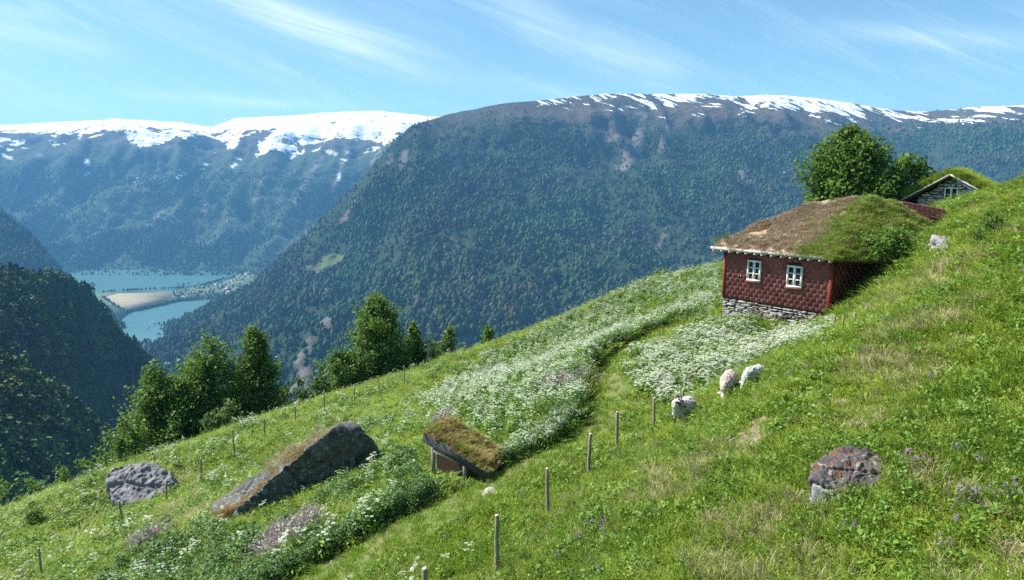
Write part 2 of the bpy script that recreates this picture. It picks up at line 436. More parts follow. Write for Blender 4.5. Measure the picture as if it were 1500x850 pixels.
def loft(name, cols, nu, nt_, back, amp, freq, mat, ridge_keep=0.35, seed=0.0, gully=0.0, label=None, fade0=0.86):
    us = np.array([c[0] for c in cols], float); k = len(cols[0][1])
    rows = np.array([c[1] for c in cols], float)                 # (ncol, k, 2)
    U = np.linspace(us[0], us[-1], nu)
    R = np.stack([np.stack([np.interp(U, us, rows[:, j, i]) for i in range(2)], -1) for j in range(k)], 1)   # nu,k,2
    W = np.stack([P(U, R[:, j, 0], R[:, j, 1]) for j in range(k)], 1)       # nu,k,3
    t = np.linspace(0, k - 1, nt_); i0 = np.clip(np.floor(t).astype(int), 0, k - 2); f = (t - i0)[None, :, None]
    Wp = np.concatenate([2 * W[:, :1] - W[:, 1:2], W, 2 * W[:, -1:] - W[:, -2:-1]], 1)
    p0, p1, p2, p3 = (Wp[:, i0 + q] for q in range(4))
    Pt = 0.5 * ((2*p1) + (-p0+p2)*f + (2*p0-5*p1+4*p2-p3)*f**2 + (-p0+3*p1-3*p2+p3)*f**3) * 0.6 + 0.4 * (p1 * (1 - f) + p2 * f)
    tt = (t / (k - 1))[None, :]
    fade = np.minimum(sstep(tt, 0.0, 0.12), 1 - (1 - ridge_keep) * sstep(tt, fade0, min(1.0, fade0 + 0.14))) * np.ones((nu, 1))
    q = Pt / freq + seed
    d = fbm(q * np.array([1, 1, 1.0]), 6, 0.52) * amp
    if gully:
        gq = np.stack([Pt[..., 0] / (freq * 0.45) + 0.35 * Pt[..., 2] / freq, Pt[..., 1] / (freq * 2.0), Pt[..., 2] / (freq * 2.6)], -1) + seed
        d = d + (ridged(gq, 4) - 0.9) * gully
    n = np.array([-0.15, -0.72, 0.68])
    Pt = Pt + (d * fade)[..., None] * n
    ridge = Pt[:, -1]
    foot = Pt[:, 0]
    sk = foot + np.array([0, -0.06, 0]) * foot[:, 1:2]; sk[:, 2] = SEA - 5
    ex = [sk[:, None], Pt]
    for (dd, dz) in back:
        e = ridge + np.array([0, dd, dz]) * 1.0
        e = e + np.array([ridge[:, 0] / ridge[:, 1] * dd, np.zeros(nu), fbm(e / freq + seed, 4) * amp * 0.3]).T
        ex.append(e[:, None])
    Pt = np.concatenate(ex, 1)
    n1, n2 = Pt.shape[:2]; idx = np.arange(n1 * n2).reshape(n1, n2)
    fc = np.stack([idx[:-1, :-1], idx[1:, :-1], idx[1:, 1:], idx[:-1, 1:]], -1).reshape(-1, 4)
    o = link(name, new_mesh(name, Pt.reshape(-1, 3), fc, [mat], None, True), kind='structure', label=label)
    return o, Pt

def m_mountain(name, snow_lo, snow_hi, snow_amt, green1, green2, rock, bare_lo, bare_hi, fine, clearing=None, cover=0.5, xdep=None, snow_map=(0.0042, 0.0011, 0.010), snow_rot=0.25, snow_speck=0.0, xlow=0.0, gul_rot=0.5):
    m, nt, b = mat_new(name)
    p = geo(nt)
    sep = nt.nodes.new('ShaderNodeSeparateXYZ'); nt.links.new(p, sep.inputs[0])
    n1 = noise(nt, p, 0.004, 6, 0.6); n2 = noise(nt, p, fine, 4, 0.7); n3 = noise(nt, p, 0.0011, 4, 0.55)
    c = mixc(nt, ramp(nt, n2, 0.3, 0.7), green1, green2)
    c = mixc(nt, V(nt, 'MULTIPLY', ramp(nt, n1, 0.55, 0.78), 0.6), c, rock)
    zz = V(nt, 'ADD', sep.outputs[2], V(nt, 'MULTIPLY', V(nt, 'SUBTRACT', n3, 0.5), 260))
    if xlow: zz = V(nt, 'ADD', zz, V(nt, 'MULTIPLY', V(nt, 'MAXIMUM', V(nt, 'SUBTRACT', sep.outputs[0], 900), 0.0), xlow))
    n4 = noise(nt, rmap(nt, p, (0, gul_rot, 0), (0.016, 0.004, 0.0022)), 1.0, 5, 0.65)
    gul = V(nt, 'MULTIPLY', ramp(nt, n4, 0.58, 0.70), 0.55)
    c = mixc(nt, gul, c, rock)
    c = mixc(nt, V(nt, 'MULTIPLY', ramp(nt, zz, bare_lo, bare_hi), 0.9), c, mixc(nt, ramp(nt, n1, 0.35, 0.65), rock, (0.09, 0.07, 0.05)))
    if clearing is not None:
        for (cx, cyv, cz, r, col) in clearing:
            s = nt.nodes.new('ShaderNodeVectorMath'); s.operation = 'DISTANCE'; nt.links.new(p, s.inputs[0]); s.inputs[1].default_value = (cx, cyv, cz)
            dist = V(nt, 'ADD', s.outputs['Value'], V(nt, 'MULTIPLY', V(nt, 'SUBTRACT', noise(nt, p, 0.02, 3), 0.5), r * 0.9))
            c = mixc(nt, V(nt, 'SUBTRACT', 1.0, ramp(nt, dist, r * 0.85, r)), c, col)
    c = mixc(nt, V(nt, 'MULTIPLY', attr(nt, 'bare'), 0.85), c, mixc(nt, ramp(nt, n2, 0.3, 0.7), tuple(x * 1.1 for x in rock), tuple(x * 2.0 for x in rock)))
    if snow_amt > 0:
        sn = noise(nt, rmap(nt, p, (0, snow_rot, 0), snow_map), 1.0, 7, 0.62, 0.4)
        sn2 = noise(nt, rmap(nt, p, (0, snow_rot, 0), (0.017, 0.006, 0.04)), 1.0, 4, 0.6)
        hgt = ramp(nt, zz, snow_lo, snow_hi, False)
        if xdep is not None:
            hgt = V(nt, 'MULTIPLY', hgt, ramp(nt, sep.outputs[0], xdep[0], xdep[1]))
        th = V(nt, 'ADD', V(nt, 'SUBTRACT', hgt, snow_amt), V(nt, 'MULTIPLY', V(nt, 'SUBTRACT', sn, 0.5), 2.3))
        th = V(nt, 'SUBTRACT', th, V(nt, 'MULTIPLY', ramp(nt, sn2, 0.585, 0.70), snow_speck))
        mask = V(nt, 'MULTIPLY', ramp(nt, th, -0.02, 0.03), ramp(nt, zz, snow_lo - 60, snow_lo))
        c = mixc(nt, mask, c, (0.86, 0.88, 0.92))
    c = mixc(nt, attr(nt, 'snowfleck'), c, (0.84, 0.86, 0.9))
    setc(nt, b, c)
    bump(nt, b, n2, 1.0, 12.0)
    b.inputs['Specular IOR Level'].default_value = 0.05
    b.inputs['Roughness'].default_value = 0.95
    return m

# far snow range across the fjord
def basev(d, z=SEA - 4): # pixel row of sea level at that depth
    t = z / d; a = math.atan(t) + PITCH
    return 425 - F * math.tan(a)
ridA = [(-500,196),(-200,190),(0,184),(60,181),(120,177),(170,173),(215,176),(262,180),(312,186),(324,182),(345,174),(390,171),(430,170),(470,166),(500,164),(560,163),(600,167),(640,172),(700,176),(820,170),(1000,165),(1300,160)]
colsA = []
for u, v in ridA:
    cl = 226 + 12 * math.sin(u * 0.02) ; 
    colsA.append((u, [(basev(4150), 4150), (335, 4650), (262, 5150), (cl - 8, 5500), (v + 8, 6300), (v, 7200)]))
M_A = m_mountain('far_range', 175, 570, 0.54, (0.035, 0.06, 0.03), (0.06, 0.085, 0.04), (0.12, 0.11, 0.10), 120, 420, 0.02, snow_map=(0.0045, 0.0028, 0.0075), snow_rot=-0.2, snow_speck=0.9)
OA, PA = loft('mountain', colsA, 420, 150, [(300, -40), (1200, -300)], 105, 800, M_A, 0.12, 3.3, 70, fade0=0.66, label='far blue mountain range with a snowy plateau top')
# the big forested mountain
ridB = [(216,506,2260),(270,487,2330),(362,432,2500),(438,362,2720),(486,308,2880),(545,245,3060),(568,217,3120),(600,187,3200),(640,173,3280),(660,167,3320),(700,160,3360),(740,151,3400),
        (800,144,3450),(870,139,3500),(900,138,3520),(1000,139,3560),(1080,140,3560),(1150,139,3560),(1200,145,3560),(1250,152,3560),(1310,161,3560),(1360,163,3500),(1420,158,3400),(1460,156,3350),(1500,155,3300),(1650,150,3200),(2000,140,3000),(2500,130,2700)]
colsB = []
for u, v, d in ridB:
    s = float(sstep(u, 216, 640))
    s2 = float(sstep(u, 216, 390))
    bv, bd = 500 + s2 * 150, 2260 - 1160 * s2 ** 0.7
    fr = [(0.36, 0.26), (0.62, 0.52), (0.82, 0.78)]
    col = [(bv, bd)]
    for a, bb in fr: col.append((bv + (v - bv) * a - 0 * s, bd + (d - bd) * bb))
    col.append((v, d)); colsB.append((u, col))
rB = lambda u, v, d: tuple(P(u, v, d))
M_B = m_mountain('forest_mountain', 215, 485, 0.70, (0.016, 0.028, 0.015), (0.034, 0.052, 0.024), (0.085, 0.075, 0.068), 200, 330, 0.03,
                 xdep=(-120, 180), snow_map=(0.0075, 0.005, 0.034), snow_rot=-0.40, snow_speck=0.45, xlow=0.08)
OB, PB = loft('mountain', colsB, 620, 220, [(250, 10), (900, -120), (1800, -700)], 75, 520, M_B, 0.10, 8.1, 42, label='big dark forested mountain with patchy snow on top')
# gullies, slides and rock faces: lines on the mountain flanks
def on_mesh(Pt, u, v, lo, hi):
    q = Pt[:, lo:hi].reshape(-1, 3); a, b = proj(q)
    return tuple(float(x) for x in q[np.argmin((a - u) ** 2 + (b - v) ** 2)])
def mark(o, Pt, lines, name, lo, hi, grain):
    q = Pt.reshape(-1, 3); out = np.zeros(len(q)); wob = fbm(q / grain, 4)
    for pts, r0 in lines:
        w = [np.array(on_mesh(Pt, u, v, lo, hi)) for u, v in pts]
        for a, b in zip(w[:-1], w[1:]):
            d = b - a; t = np.clip(((q - a) @ d) / (d @ d), 0, 1); dist = np.linalg.norm(q - a - t[:, None] * d, axis=1)
            out = np.maximum(out, 1 - sstep(dist / r0 + .75 * wob, .55, 1.05))
    at = o.data.attributes.new(name, 'FLOAT', 'POINT'); at.data.foreach_set('value', out.astype(np.float32)); return out.reshape(Pt.shape[:2])
BARE_B = mark(OB, PB, [([(470,420),(478,470),(484,510)],16), ([(455,500),(440,540),(432,575)],34), ([(700,455),(685,490),(672,520)],12), ([(602,420),(612,470)],10), ([(590,225),(585,250)],22), ([(575,228),(568,240)],20),
    ([(528,290),(510,310),(498,325)],20), ([(905,175),(900,200)],45), ([(940,170),(925,215),(915,245)],38), ([(985,185),(970,215)],26), ([(820,345),(835,360),(870,358)],16), ([(1080,255),(1100,280),(1082,300)],22),
    ([(660,350),(640,395)],8), ([(755,290),(735,330),(720,365)],7), ([(980,330),(960,370)],10), ([(560,470),(548,510)],9), ([(840,230),(815,270),(800,300)],8), ([(455,392),(470,400)],12)], 'bare', 3, 219, 60)
mark(OA, PA, [([(272,268),(255,285),(240,300),(225,330)],22), ([(330,255),(300,300),(285,330)],26), ([(345,320),(318,340),(296,362)],14), ([(118,250),(95,275),(80,300)],20), ([(245,215),(232,245),(225,262)],16), ([(400,235),(385,260),(372,300)],18),
    ([(470,230),(450,262),(430,300)],20), ([(510,215),(500,240),(492,275)],16), ([(180,240),(168,275),(150,310)],20), ([(60,225),(48,250)],18), ([(560,215),(545,240)],16), ([(440,330),(415,350)],12), ([(30,310),(70,330)],14)], 'bare', 2, 150, 90)
mark(OA, PA, [([(44,266),(30,288)],11), ([(262,262),(270,254)],14), ([(352,232),(340,246)],10), ([(432,226),(428,231)],14), ([(124,258),(130,252)],12), ([(195,268),(200,262)],9), ([(500,232),(496,262)],7), ([(510,222),(506,236)],10), ([(128,235),(126,240)],16), ([(480,222),(494,226)],14), ([(460,222),(468,219)],14), ([(15,232),(5,226)],16), ([(300,240),(296,248)],10)], 'snowfleck', 2, 150, 70)
# left ridges
M_C = m_mountain('left_ridge_ground', 0, 1, 0.0, (0.02, 0.04, 0.016), (0.05, 0.085, 0.03), (0.07, 0.07, 0.05), 900, 1200, 0.05)
colsC1 = []
for u, v, d in [(-500,150,3000),(-300,190,2900),(-100,262,2800),(0,310,2750),(50,347,2720),(90,397,2680),(130,433,2620),(160,458,2550),(178,472,2500),(184,478,2460)]:
    s = float(sstep(u, -100, 184)); bv, bd = 560 - 80 * s, 1900 + 560 * s
    colsC1.append((u, [(bv, bd), (bv + (v - bv) * 0.55, bd + (d - bd) * 0.5), (v, d)]))
_, PC1 = loft('hill', colsC1, 160, 90, [(200, -60), (800, -500)], 30, 300, M_C, 0.2, 1.7, 22, label='hazy wooded ridge dropping to the lake on the left')
colsC2 = []
for u, v, d, bv, bd in [(-500,330,600,640,330),(-200,372,700,660,400),(-100,388,740,670,440),(0,404,800,680,500),(50,408,850,684,560),(100,416,900,686,640),(128,428,940,684,700),(150,458,980,680,760),(175,490,1020,672,830),(205,515,1060,660,900),(240,546,1100,645,980),(262,575,1120,620,1080),(280,600,1130,604,1120)]:
    colsC2.append((u, [(bv, bd), (bv + (v - bv) * 0.5, bd + (d - bd) * 0.42), (v, d)]))
_, PC2 = loft('hill', colsC2, 200, 110, [(80, -30), (300, -260)], 22, 190, M_C, 0.25, 5.2, 10, label='dark shaded wooded hill on the left above the lake')
colsC3 = []
for u, v, d, bv, bd in [(-500,420,330,900,180),(-200,470,380,860,230),(-100,495,410,850,250),(0,528,440,840,270),(40,548,455,830,290),(80,580,470,820,310),(120,612,490,800,340),(160,645,510,780,380),(190,690,520,760,430),(215,740,520,750,500)]:
    colsC3.append((u, [(bv, bd), (bv + (v - bv) * 0.5, bd + (d - bd) * 0.45), (v, d)]))
_, PC3 = loft('hill', colsC3, 160, 90, [(40, -20), (200, -200)], 9, 90, M_C, 0.3, 2.2, 5, label='near green wooded spur at the left edge')
# ------------------------------------------------------------------ far woods (each a mass nobody could count)
def m_forest(name, dark, light, warm):
    m, nt, b = mat_new(name)
    t = attr(nt, 'tint')
    c = mixc(nt, ramp(nt, t, 0.0, 0.6, False), dark, light)
    c = mixc(nt, ramp(nt, t, 0.88, 1.0, False), c, warm)
    p = geo(nt); n1 = noise(nt, p, 0.0032, 5, 0.6); n2 = noise(nt, p, 0.0075, 4, 0.6)
    c = mixc(nt, ramp(nt, n1, 0.38, 0.62), mixc(nt, 1.0, c, (1.24, 0.88, 1.02), 'MULTIPLY'), mixc(nt, 1.0, c, (0.86, 1.20, 0.86), 'MULTIPLY'))
    c = mixc(nt, V(nt, 'MULTIPLY', ramp(nt, n2, 0.60, 0.72), 0.6), c, mixc(nt, 1.0, c, (2.2, 1.6, 1.6), 'MULTIPLY'))
    setc(nt, b, c); b.inputs['Specular IOR Level'].default_value = 0.1; return m

def ring_tree(k, prof):
    vs = []; fs = []
    for (r, z) in prof:
        for j in range(k):
            a = 2 * math.pi * j / k; vs.append((r * math.cos(a), r * math.sin(a), z))
    for i in range(len(prof) - 1):
        for j in range(k): fs.append((i*k + j, i*k + (j+1) % k, (i+1)*k + (j+1) % k, (i+1)*k + j))
    return np.array(vs), np.array(fs)
CONIFER = ring_tree(5, [(0.30, 0.04), (0.17, 0.45), (0.20, 0.5), (0.015, 1.0)])
BROAD = ring_tree(5, [(0.10, 0.05), (0.36, 0.38), (0.30, 0.72), (0.05, 1.0)])
def leafy(n, seed):
    r = np.random.default_rng(seed)
    d = r.normal(size=(n, 3)); d /= np.linalg.norm(d, axis=1)[:, None]
    rad = r.uniform(0.55, 1.0, n)[:, None]
    c = d * rad * np.array([0.33, 0.33, 0.45]) + np.array([0, 0, 0.52]); c[:, :2] += r.normal(size=(n, 2)) * 0.03
    nn = d + r.normal(size=(n, 3)) * 0.5; nn /= np.linalg.norm(nn, axis=1)[:, None]
    t = np.cross(nn, r.normal(size=(n, 3))); t /= np.linalg.norm(t, axis=1)[:, None]; bb = np.cross(nn, t)
    s = r.uniform(0.045, 0.10, n)[:, None]
    v = np.stack([c + t * s, c + bb * s, c - t * s, c - bb * s], 1).reshape(-1, 3)
    return v, np.arange(4 * n).reshape(n, 4)
def leafy_spire(n, seed):
    v, f = leafy(n, seed); c = v.reshape(-1, 4, 3); m = c.mean(1, keepdims=True)
    z = m[..., 2:3]; k = np.clip(1.5 * (1.02 - z), 0.12, 1.1)
    c = c + (k - 1) * m * np.array([1, 1, 0]); return c.reshape(-1, 3), f

def forest(name, Pt, n, hgt, models, mat, zmax, noise_f, thin, label, seed, avoid=(), zfade=90, rows=None, bare=None):
    r = np.random.default_rng(seed)
    A = Pt[:, :rows] if rows else Pt
    a, b, c, d = A[:-1, :-1], A[1:, :-1], A[1:, 1:], A[:-1, 1:]
    ua, va = proj(a); ub, vb = proj(b); uc, vc = proj(c); ud, vd = proj(d)
    area = 0.5 * ((uc - ua) * (vd - vb) - (ud - ub) * (vc - va))
    cen = (a + b + c + d) / 4
    w = np.abs(area) + 0.15
    uu, vv = proj(cen)
    w = w * (uu > -260) * (uu < 1760) * (vv > -50) * (vv < 800)
    dens = sstep(fbm(cen / noise_f + seed, 4), -thin, 0.25 - thin + 0.2)
    w = w * (0.12 + 0.88 * dens) * (1 - sstep(cen[..., 2] + 60 * fbm(cen / 220 + 3, 3), zmax - zfade, zmax))
    for (x, y, z, rad) in avoid: w = w * (np.linalg.norm(cen - np.array([x, y, z]), axis=-1) > rad)
    if bare is not None: w = w * (1 - .9 * bare[:-1, :-1][:w.shape[0], :w.shape[1]])
    w = w.ravel(); w /= w.sum()
    k = r.choice(len(w), n, p=w)
    s, t = r.random((n, 1)), r.random((n, 1))
    fl = lambda q: q.reshape(-1, 3)[k]
    pos = fl(a) * (1-s) * (1-t) + fl(b) * s * (1-t) + fl(c) * s * t + fl(d) * (1-s) * t
    h = hgt * np.clip(np.exp(r.normal(-.12, .34, n)), .4, 1.9) * (1 - 0.45 * sstep(pos[:, 2], zmax - 260, zmax))
    sp = fbm(pos / (noise_f * 0.7) + 40, 3); broad = r.random(n) < 0.45 + 0.55 * sp
    vs = []; fs = []; tint = []; off = 0
    for mi, (mv, mf, kind) in enumerate(models):
        want = broad if kind == 'b' else ~broad
        same = [i for i, q in enumerate(models) if q[2] == kind]
        sel = np.where(want & (np.arange(n) % len(same) == same.index(mi)))[0]
        if not len(sel): continue
        ang = r.random(len(sel)) * 6.283; ca, sa = np.cos(ang), np.sin(ang); wd = h[sel] * r.uniform(0.8, 1.25, len(sel))
        x = mv[None, :, 0] * wd[:, None]; y = mv[None, :, 1] * wd[:, None]
        if len(mv) < 60: x = x * r.uniform(0.75, 1.25, x.shape); y = y * r.uniform(0.75, 1.25, y.shape)
        X = x * ca[:, None] - y * sa[:, None] + pos[sel, 0, None]; Y = x * sa[:, None] + y * ca[:, None] + pos[sel, 1, None]
        Z = mv[None, :, 2] * h[sel, None] + pos[sel, 2, None] - 0.03 * h[sel, None]
        vs.append(np.stack([X, Y, Z], -1).reshape(-1, 3))
        fs.append((mf[None] + (np.arange(len(sel)) * len(mv))[:, None, None] + off).reshape(-1, mf.shape[1])); off += len(sel) * len(mv)
        base = (0.28 if kind == 'b' else 0.0) + 0.5 * r.random(len(sel)) + 0.22 * np.clip(sp[sel], -1, 1)
        base = np.where(r.random(len(sel)) < 0.03, 1.0, np.clip(base, 0, 0.87))
        tint.append(np.repeat(base, len(mf)))
    me = new_mesh(name, np.concatenate(vs), np.concatenate(fs), [mat], None, False, {'tint': ('FACE', np.concatenate(tint))})
    return link(name, me, kind='stuff', label=label)

M_FB = m_forest('mountain_forest', (0.010, 0.022, 0.014), (0.050, 0.085, 0.034), (0.09, 0.075, 0.06))
M_FC = m_forest('ridge_forest', (0.012, 0.028, 0.012), (0.075, 0.12, 0.038), (0.14, 0.15, 0.075))
sm = [(CONIFER[0], CONIFER[1], 'c'), (BROAD[0], BROAD[1], 'b')]
CLEAR = on_mesh(PB, 482, 384, 2, 218)
forest('forest', PB, 115000, 12.5, sm, M_FB, 330, 260, 0.25, 'dense forest covering the big mountain', 5, avoid=[CLEAR + (62,)], rows=222, bare=BARE_B)
forest('forest', PA, 70000, 13, sm, M_FB, 190, 420, 0.3, 'hazy blue forest on the far range', 6, rows=151, zfade=220)
forest('forest', PC1, 15000, 15, sm, M_FC, 2000, 200, 0.6, 'bluish forest on the ridge by the lake', 7, rows=92)
lm = [(*leafy(84, 1), 'b'), (*leafy(84, 2), 'b'), (*leafy_spire(84, 3), 'c'), (*leafy_spire(84, 4), 'c')]
forest('forest', PC2, 11000, 12, lm, M_FC, 2000, 120, 0.6, 'dark forest on the shaded left hill', 8, rows=112)
M_FC3 = m_forest('spur_forest', (0.032, 0.070, 0.022), (0.105, 0.175, 0.048), (0.13, 0.15, 0.06))
forest('forest', PC3, 6500, 9.5, lm, M_FC3, 2000, 60, 0.6, 'green forest on the near left spur', 9, rows=92)
# bright pasture in the mountain forest
def add_clearing(m, c, r, col):
    nt = m.node_tree; b = nt.nodes['Principled BSDF']; old = b.inputs['Base Color'].links[0].from_socket; p = geo(nt)
    s = nt.nodes.new('ShaderNodeVectorMath'); s.operation = 'DISTANCE'; nt.links.new(p, s.inputs[0]); s.inputs[1].default_value = c
    dist = V(nt, 'ADD', s.outputs['Value'], V(nt, 'MULTIPLY', V(nt, 'SUBTRACT', noise(nt, p, 0.02, 3), 0.5), r * 0.9))
    setc(nt, b, mixc(nt, V(nt, 'SUBTRACT', 1.0, ramp(nt, dist, r * 0.85, r)), old, col))
add_clearing(M_B, CLEAR, 60, (0.09, 0.125, 0.045))
def m_pasture(name, a, b2):
    m, nt, b = mat_new(name); n1 = noise(nt, geo(nt), 0.03, 5, 0.6)
    setc(nt, b, mixc(nt, ramp(nt, n1, 0.3, 0.7), a, b2)); return m

# ------------------------------------------------------------------ neck of land with field and village between lake and fjord
def m_land():
    m, nt, b = mat_new('valley_land'); p = geo(nt)
    n1 = noise(nt, p, 0.012, 5, 0.6)
    setc(nt, b, mixc(nt, ramp(nt, n1, 0.35, 0.65), (0.03, 0.06, 0.03), (0.10, 0.13, 0.06))); return m
land = [(100,452),(140,428),(170,428),(255,426),(285,421),(325,415),(345,404),(372,402),(392,402),(400,425),(372,440),(330,441),(300,439),(275,441),(262,441),(245,446),(215,452),(190,458),(180,466),(168,478),(150,482),(100,485)]
def prism(name, outline, z0, z1, mat, **kw):
    mb = MB(); n = len(outline); lo = [S(u, v, z1) for u, v in outline]
    top = [(p[0], p[1], z1) for p in lo]; bot = [(p[0], p[1], z0) for p in lo]
    mb.add(top + bot, [tuple(range(n))[::-1]] + [(i, (i+1) % n, n + (i+1) % n, n + i) for i in range(n)])
    return mb.obj(name, [mat], **kw)
prism('land', land, SEA - 3, SEA + 2, m_land(), kind='structure', label='flat neck of land between the lake and the fjord')
prism('field', [(152,436),(172,430),(250,428.5),(250,436),(240,441),(215,447),(192,455),(183,455),(170,447)], SEA + 1, SEA + 2.6, m_pasture('stubble', (0.30, 0.25, 0.15), (0.22, 0.20, 0.11)), kind='structure', label='pale brown field on the neck of land')
def valley_trees():
    r = np.random.default_rng(21); pts = []
    line = [((185,459),(262,441)), ((150,428.5),(285,421.5)), ((262,440.5),(300,438)), ((285,421),(345,406)), ((255,430),(262,440)), ((300,437),(330,440)), ((150,436),(182,456))]
    for (a, b), n in zip(line, (60, 40, 22, 60, 14, 20, 30)):
        for k in range(n):
            t = r.random(); pts.append((a[0] + (b[0]-a[0])*t + r.normal(0, .7), a[1] + (b[1]-a[1])*t + r.normal(0, .35)))
    for k in range(150): pts.append((r.uniform(258, 392), r.uniform(416, 438)))
    vs = []; fs = []; ti = []; off = 0
    for (u, v) in pts:
        p = S(u, v, SEA + 2); h = r.uniform(7, 15); mv, mf = BROAD
        vs.append(mv * [h * 1.2, h * 1.2, h] + p); fs.append(mf + off); off += len(mv); ti += [r.uniform(0.1, 0.6)] * len(mf)
    link('forest', new_mesh('forest', np.concatenate(vs), np.concatenate(fs), [M_FC], None, False, {'tint': ('FACE', ti)}), kind='stuff', label='small shore trees round the field and village')
valley_trees()
def village():
    r = np.random.default_rng(8)
    wh = mat_new('house_white'); wh[2].inputs['Base Color'].default_value = (0.72, 0.7, 0.66, 1)
    rd = mat_new('house_red'); rd[2].inputs['Base Color'].default_value = (0.35, 0.12, 0.09, 1)
    gr = mat_new('house_roof_grey'); gr[2].inputs['Base Color'].default_value = (0.30, 0.30, 0.31, 1)
    dk = mat_new('house_roof_dark'); dk[2].inputs['Base Color'].default_value = (0.12, 0.08, 0.07, 1)
    def mk(w, l, h, wallm, roofm):
        mb = MB(); mb.box((-w/2, -l/2, -1), (w/2, l/2, h), 0)
        e = 0.5; rh = w * 0.42
        mb.add([(-w/2-e,-l/2-e,h-.3),(w/2+e,-l/2-e,h-.3),(w/2+e,l/2+e,h-.3),(-w/2-e,l/2+e,h-.3),(0,-l/2-e,h+rh),(0,l/2+e,h+rh)],
               [(0,4,5,3),(1,2,5,4),(0,1,4),(3,5,2),(0,3,2,1)], 1)
        return mb.mesh('village_house', [wallm, roofm])
    ms = [mk(9, 13, 6, wh[0], gr[0]), mk(8, 11, 5.5, wh[0], dk[0]), mk(9, 12, 5.5, rd[0], gr[0]), mk(14, 28, 7, wh[0], gr[0])]
    spots = [(352,404),(358,406),(349,408),(355,410),(345,411),(362,403),(366,407),(340,413),(336,415),(342,417),(330,417),(324,419),(318,418),(311,420),(305,421),(298,421),(290,423),
             (262,434),(268,436),(272,438),(278,437),(265,430),(259,429),(284,430),(322,424),(328,427),(334,424),(340,422),(346,419),(326,436),(300,432),(372,405),(276,425),(336,430),(314,425)]
    lab = {0: 'pale village houses with grey roofs clustered by the far end of the fjord', 1: 'pale village houses with dark roofs clustered by the far end of the fjord',
           2: 'red village houses with grey roofs clustered by the far end of the fjord', 3: 'long pale village halls with grey roofs by the far end of the fjord'}
    for i, (u, v) in enumerate(spots):
        k = (0, 1, 0, 2, 0, 3, 1)[i % 7]; p = S(u, v, SEA + 2)
        link('village_house', ms[k], label=lab[k], cat='house', group='village houses by the fjord', loc=p, rotz=r.uniform(0, 3.14))
village()
# ------------------------------------------------------------------ buildings
def plain(name, c, rough=0.85, spec=0.25):
    m, nt, b = mat_new(name); b.inputs['Base Color'].default_value = tuple(c) + (1,); b.inputs['Roughness'].default_value = rough
    b.inputs['Specular IOR Level'].default_value = spec; return m
def m_wood(name, a, b2, scale=6.0, stretch=(1, 1, 8)):
    m, nt, b = mat_new(name); p = objco(nt)
    n1 = noise(nt, mapping(nt, p, stretch), scale, 5, 0.65); n2 = noise(nt, p, 2.0, 4, 0.6)
    c = mixc(nt, ramp(nt, n1, 0.3, 0.7), a, b2); c = mixc(nt, V(nt, 'MULTIPLY', ramp(nt, n2, 0.5, 0.8), 0.5), c, tuple(x * 0.5 for x in a))
    setc(nt, b, c); bump(nt, b, n1, 0.4, 0.02); return m
def m_stone(name, a, b2, lich, scale=1.0):
    m, nt, b = mat_new(name); p = objco(nt)
    n1 = noise(nt, p, 2.2 * scale, 6, 0.65); n2 = noise(nt, p, 9 * scale, 5, 0.7); n3 = noise(nt, p, 4.5 * scale, 5, 0.6, 0.5)
    c = mixc(nt, ramp(nt, n1, 0.35, 0.65), a, b2)
    c = mixc(nt, V(nt, 'MULTIPLY', ramp(nt, n3, 0.56, 0.66), 0.75), c, lich)
    c = mixc(nt, V(nt, 'MULTIPLY', ramp(nt, n2, 0.5, 0.75), 0.55), c, tuple(x * 0.45 for x in a))
    setc(nt, b, c); bump(nt, b, V(nt, 'ADD', n2, n1), 0.9, 0.06); return m
M_WHITE = plain('white_paint', (0.80, 0.79, 0.74), 0.5)
M_SILL = plain('weathered_sill', (0.16, 0.07, 0.06), 0.8)
M_GLASS = plain('window_glass', (0.012, 0.014, 0.016), 0.08, 0.5)
M_GREYWOOD = m_wood('grey_weathered_wood', (0.36, 0.33, 0.29), (0.52, 0.49, 0.45), 5, (1, 6, 6))
M_DARKWOOD = m_wood('dark_old_wood', (0.05, 0.032, 0.022), (0.10, 0.065, 0.045), 5, (1, 6, 6))
M_PLANK = m_wood('grey_shed_plank', (0.17, 0.155, 0.135), (0.30, 0.28, 0.25), 5, (6, 6, 1))
M_REDTRIM = plain('red_corner_board', (0.22, 0.035, 0.03), 0.7)

def m_shingle(name, tone=1.0):
    m, nt, b = mat_new(name); p = geo(nt)
    t = attr(nt, 'tint'); n1 = noise(nt, p, 1.3, 5, 0.65); n2 = noise(nt, p, 14, 4, 0.7)
    c = mixc(nt, t, (0.155*tone, 0.048*tone, 0.046*tone), (0.245*tone, 0.080*tone, 0.074*tone))
    c = mixc(nt, V(nt, 'MULTIPLY', ramp(nt, n1, 0.45, 0.75), 0.75), c, (0.33*tone, 0.15*tone, 0.13*tone))
    c = mixc(nt, V(nt, 'MULTIPLY', ramp(nt, n2, 0.64, 0.74), 0.7), c, (0.35, 0.22, 0.18))
    setc(nt, b, c); b.inputs['Roughness'].default_value = 0.8; return m
M_SHINGLE = m_shingle('red_slate_shingle')

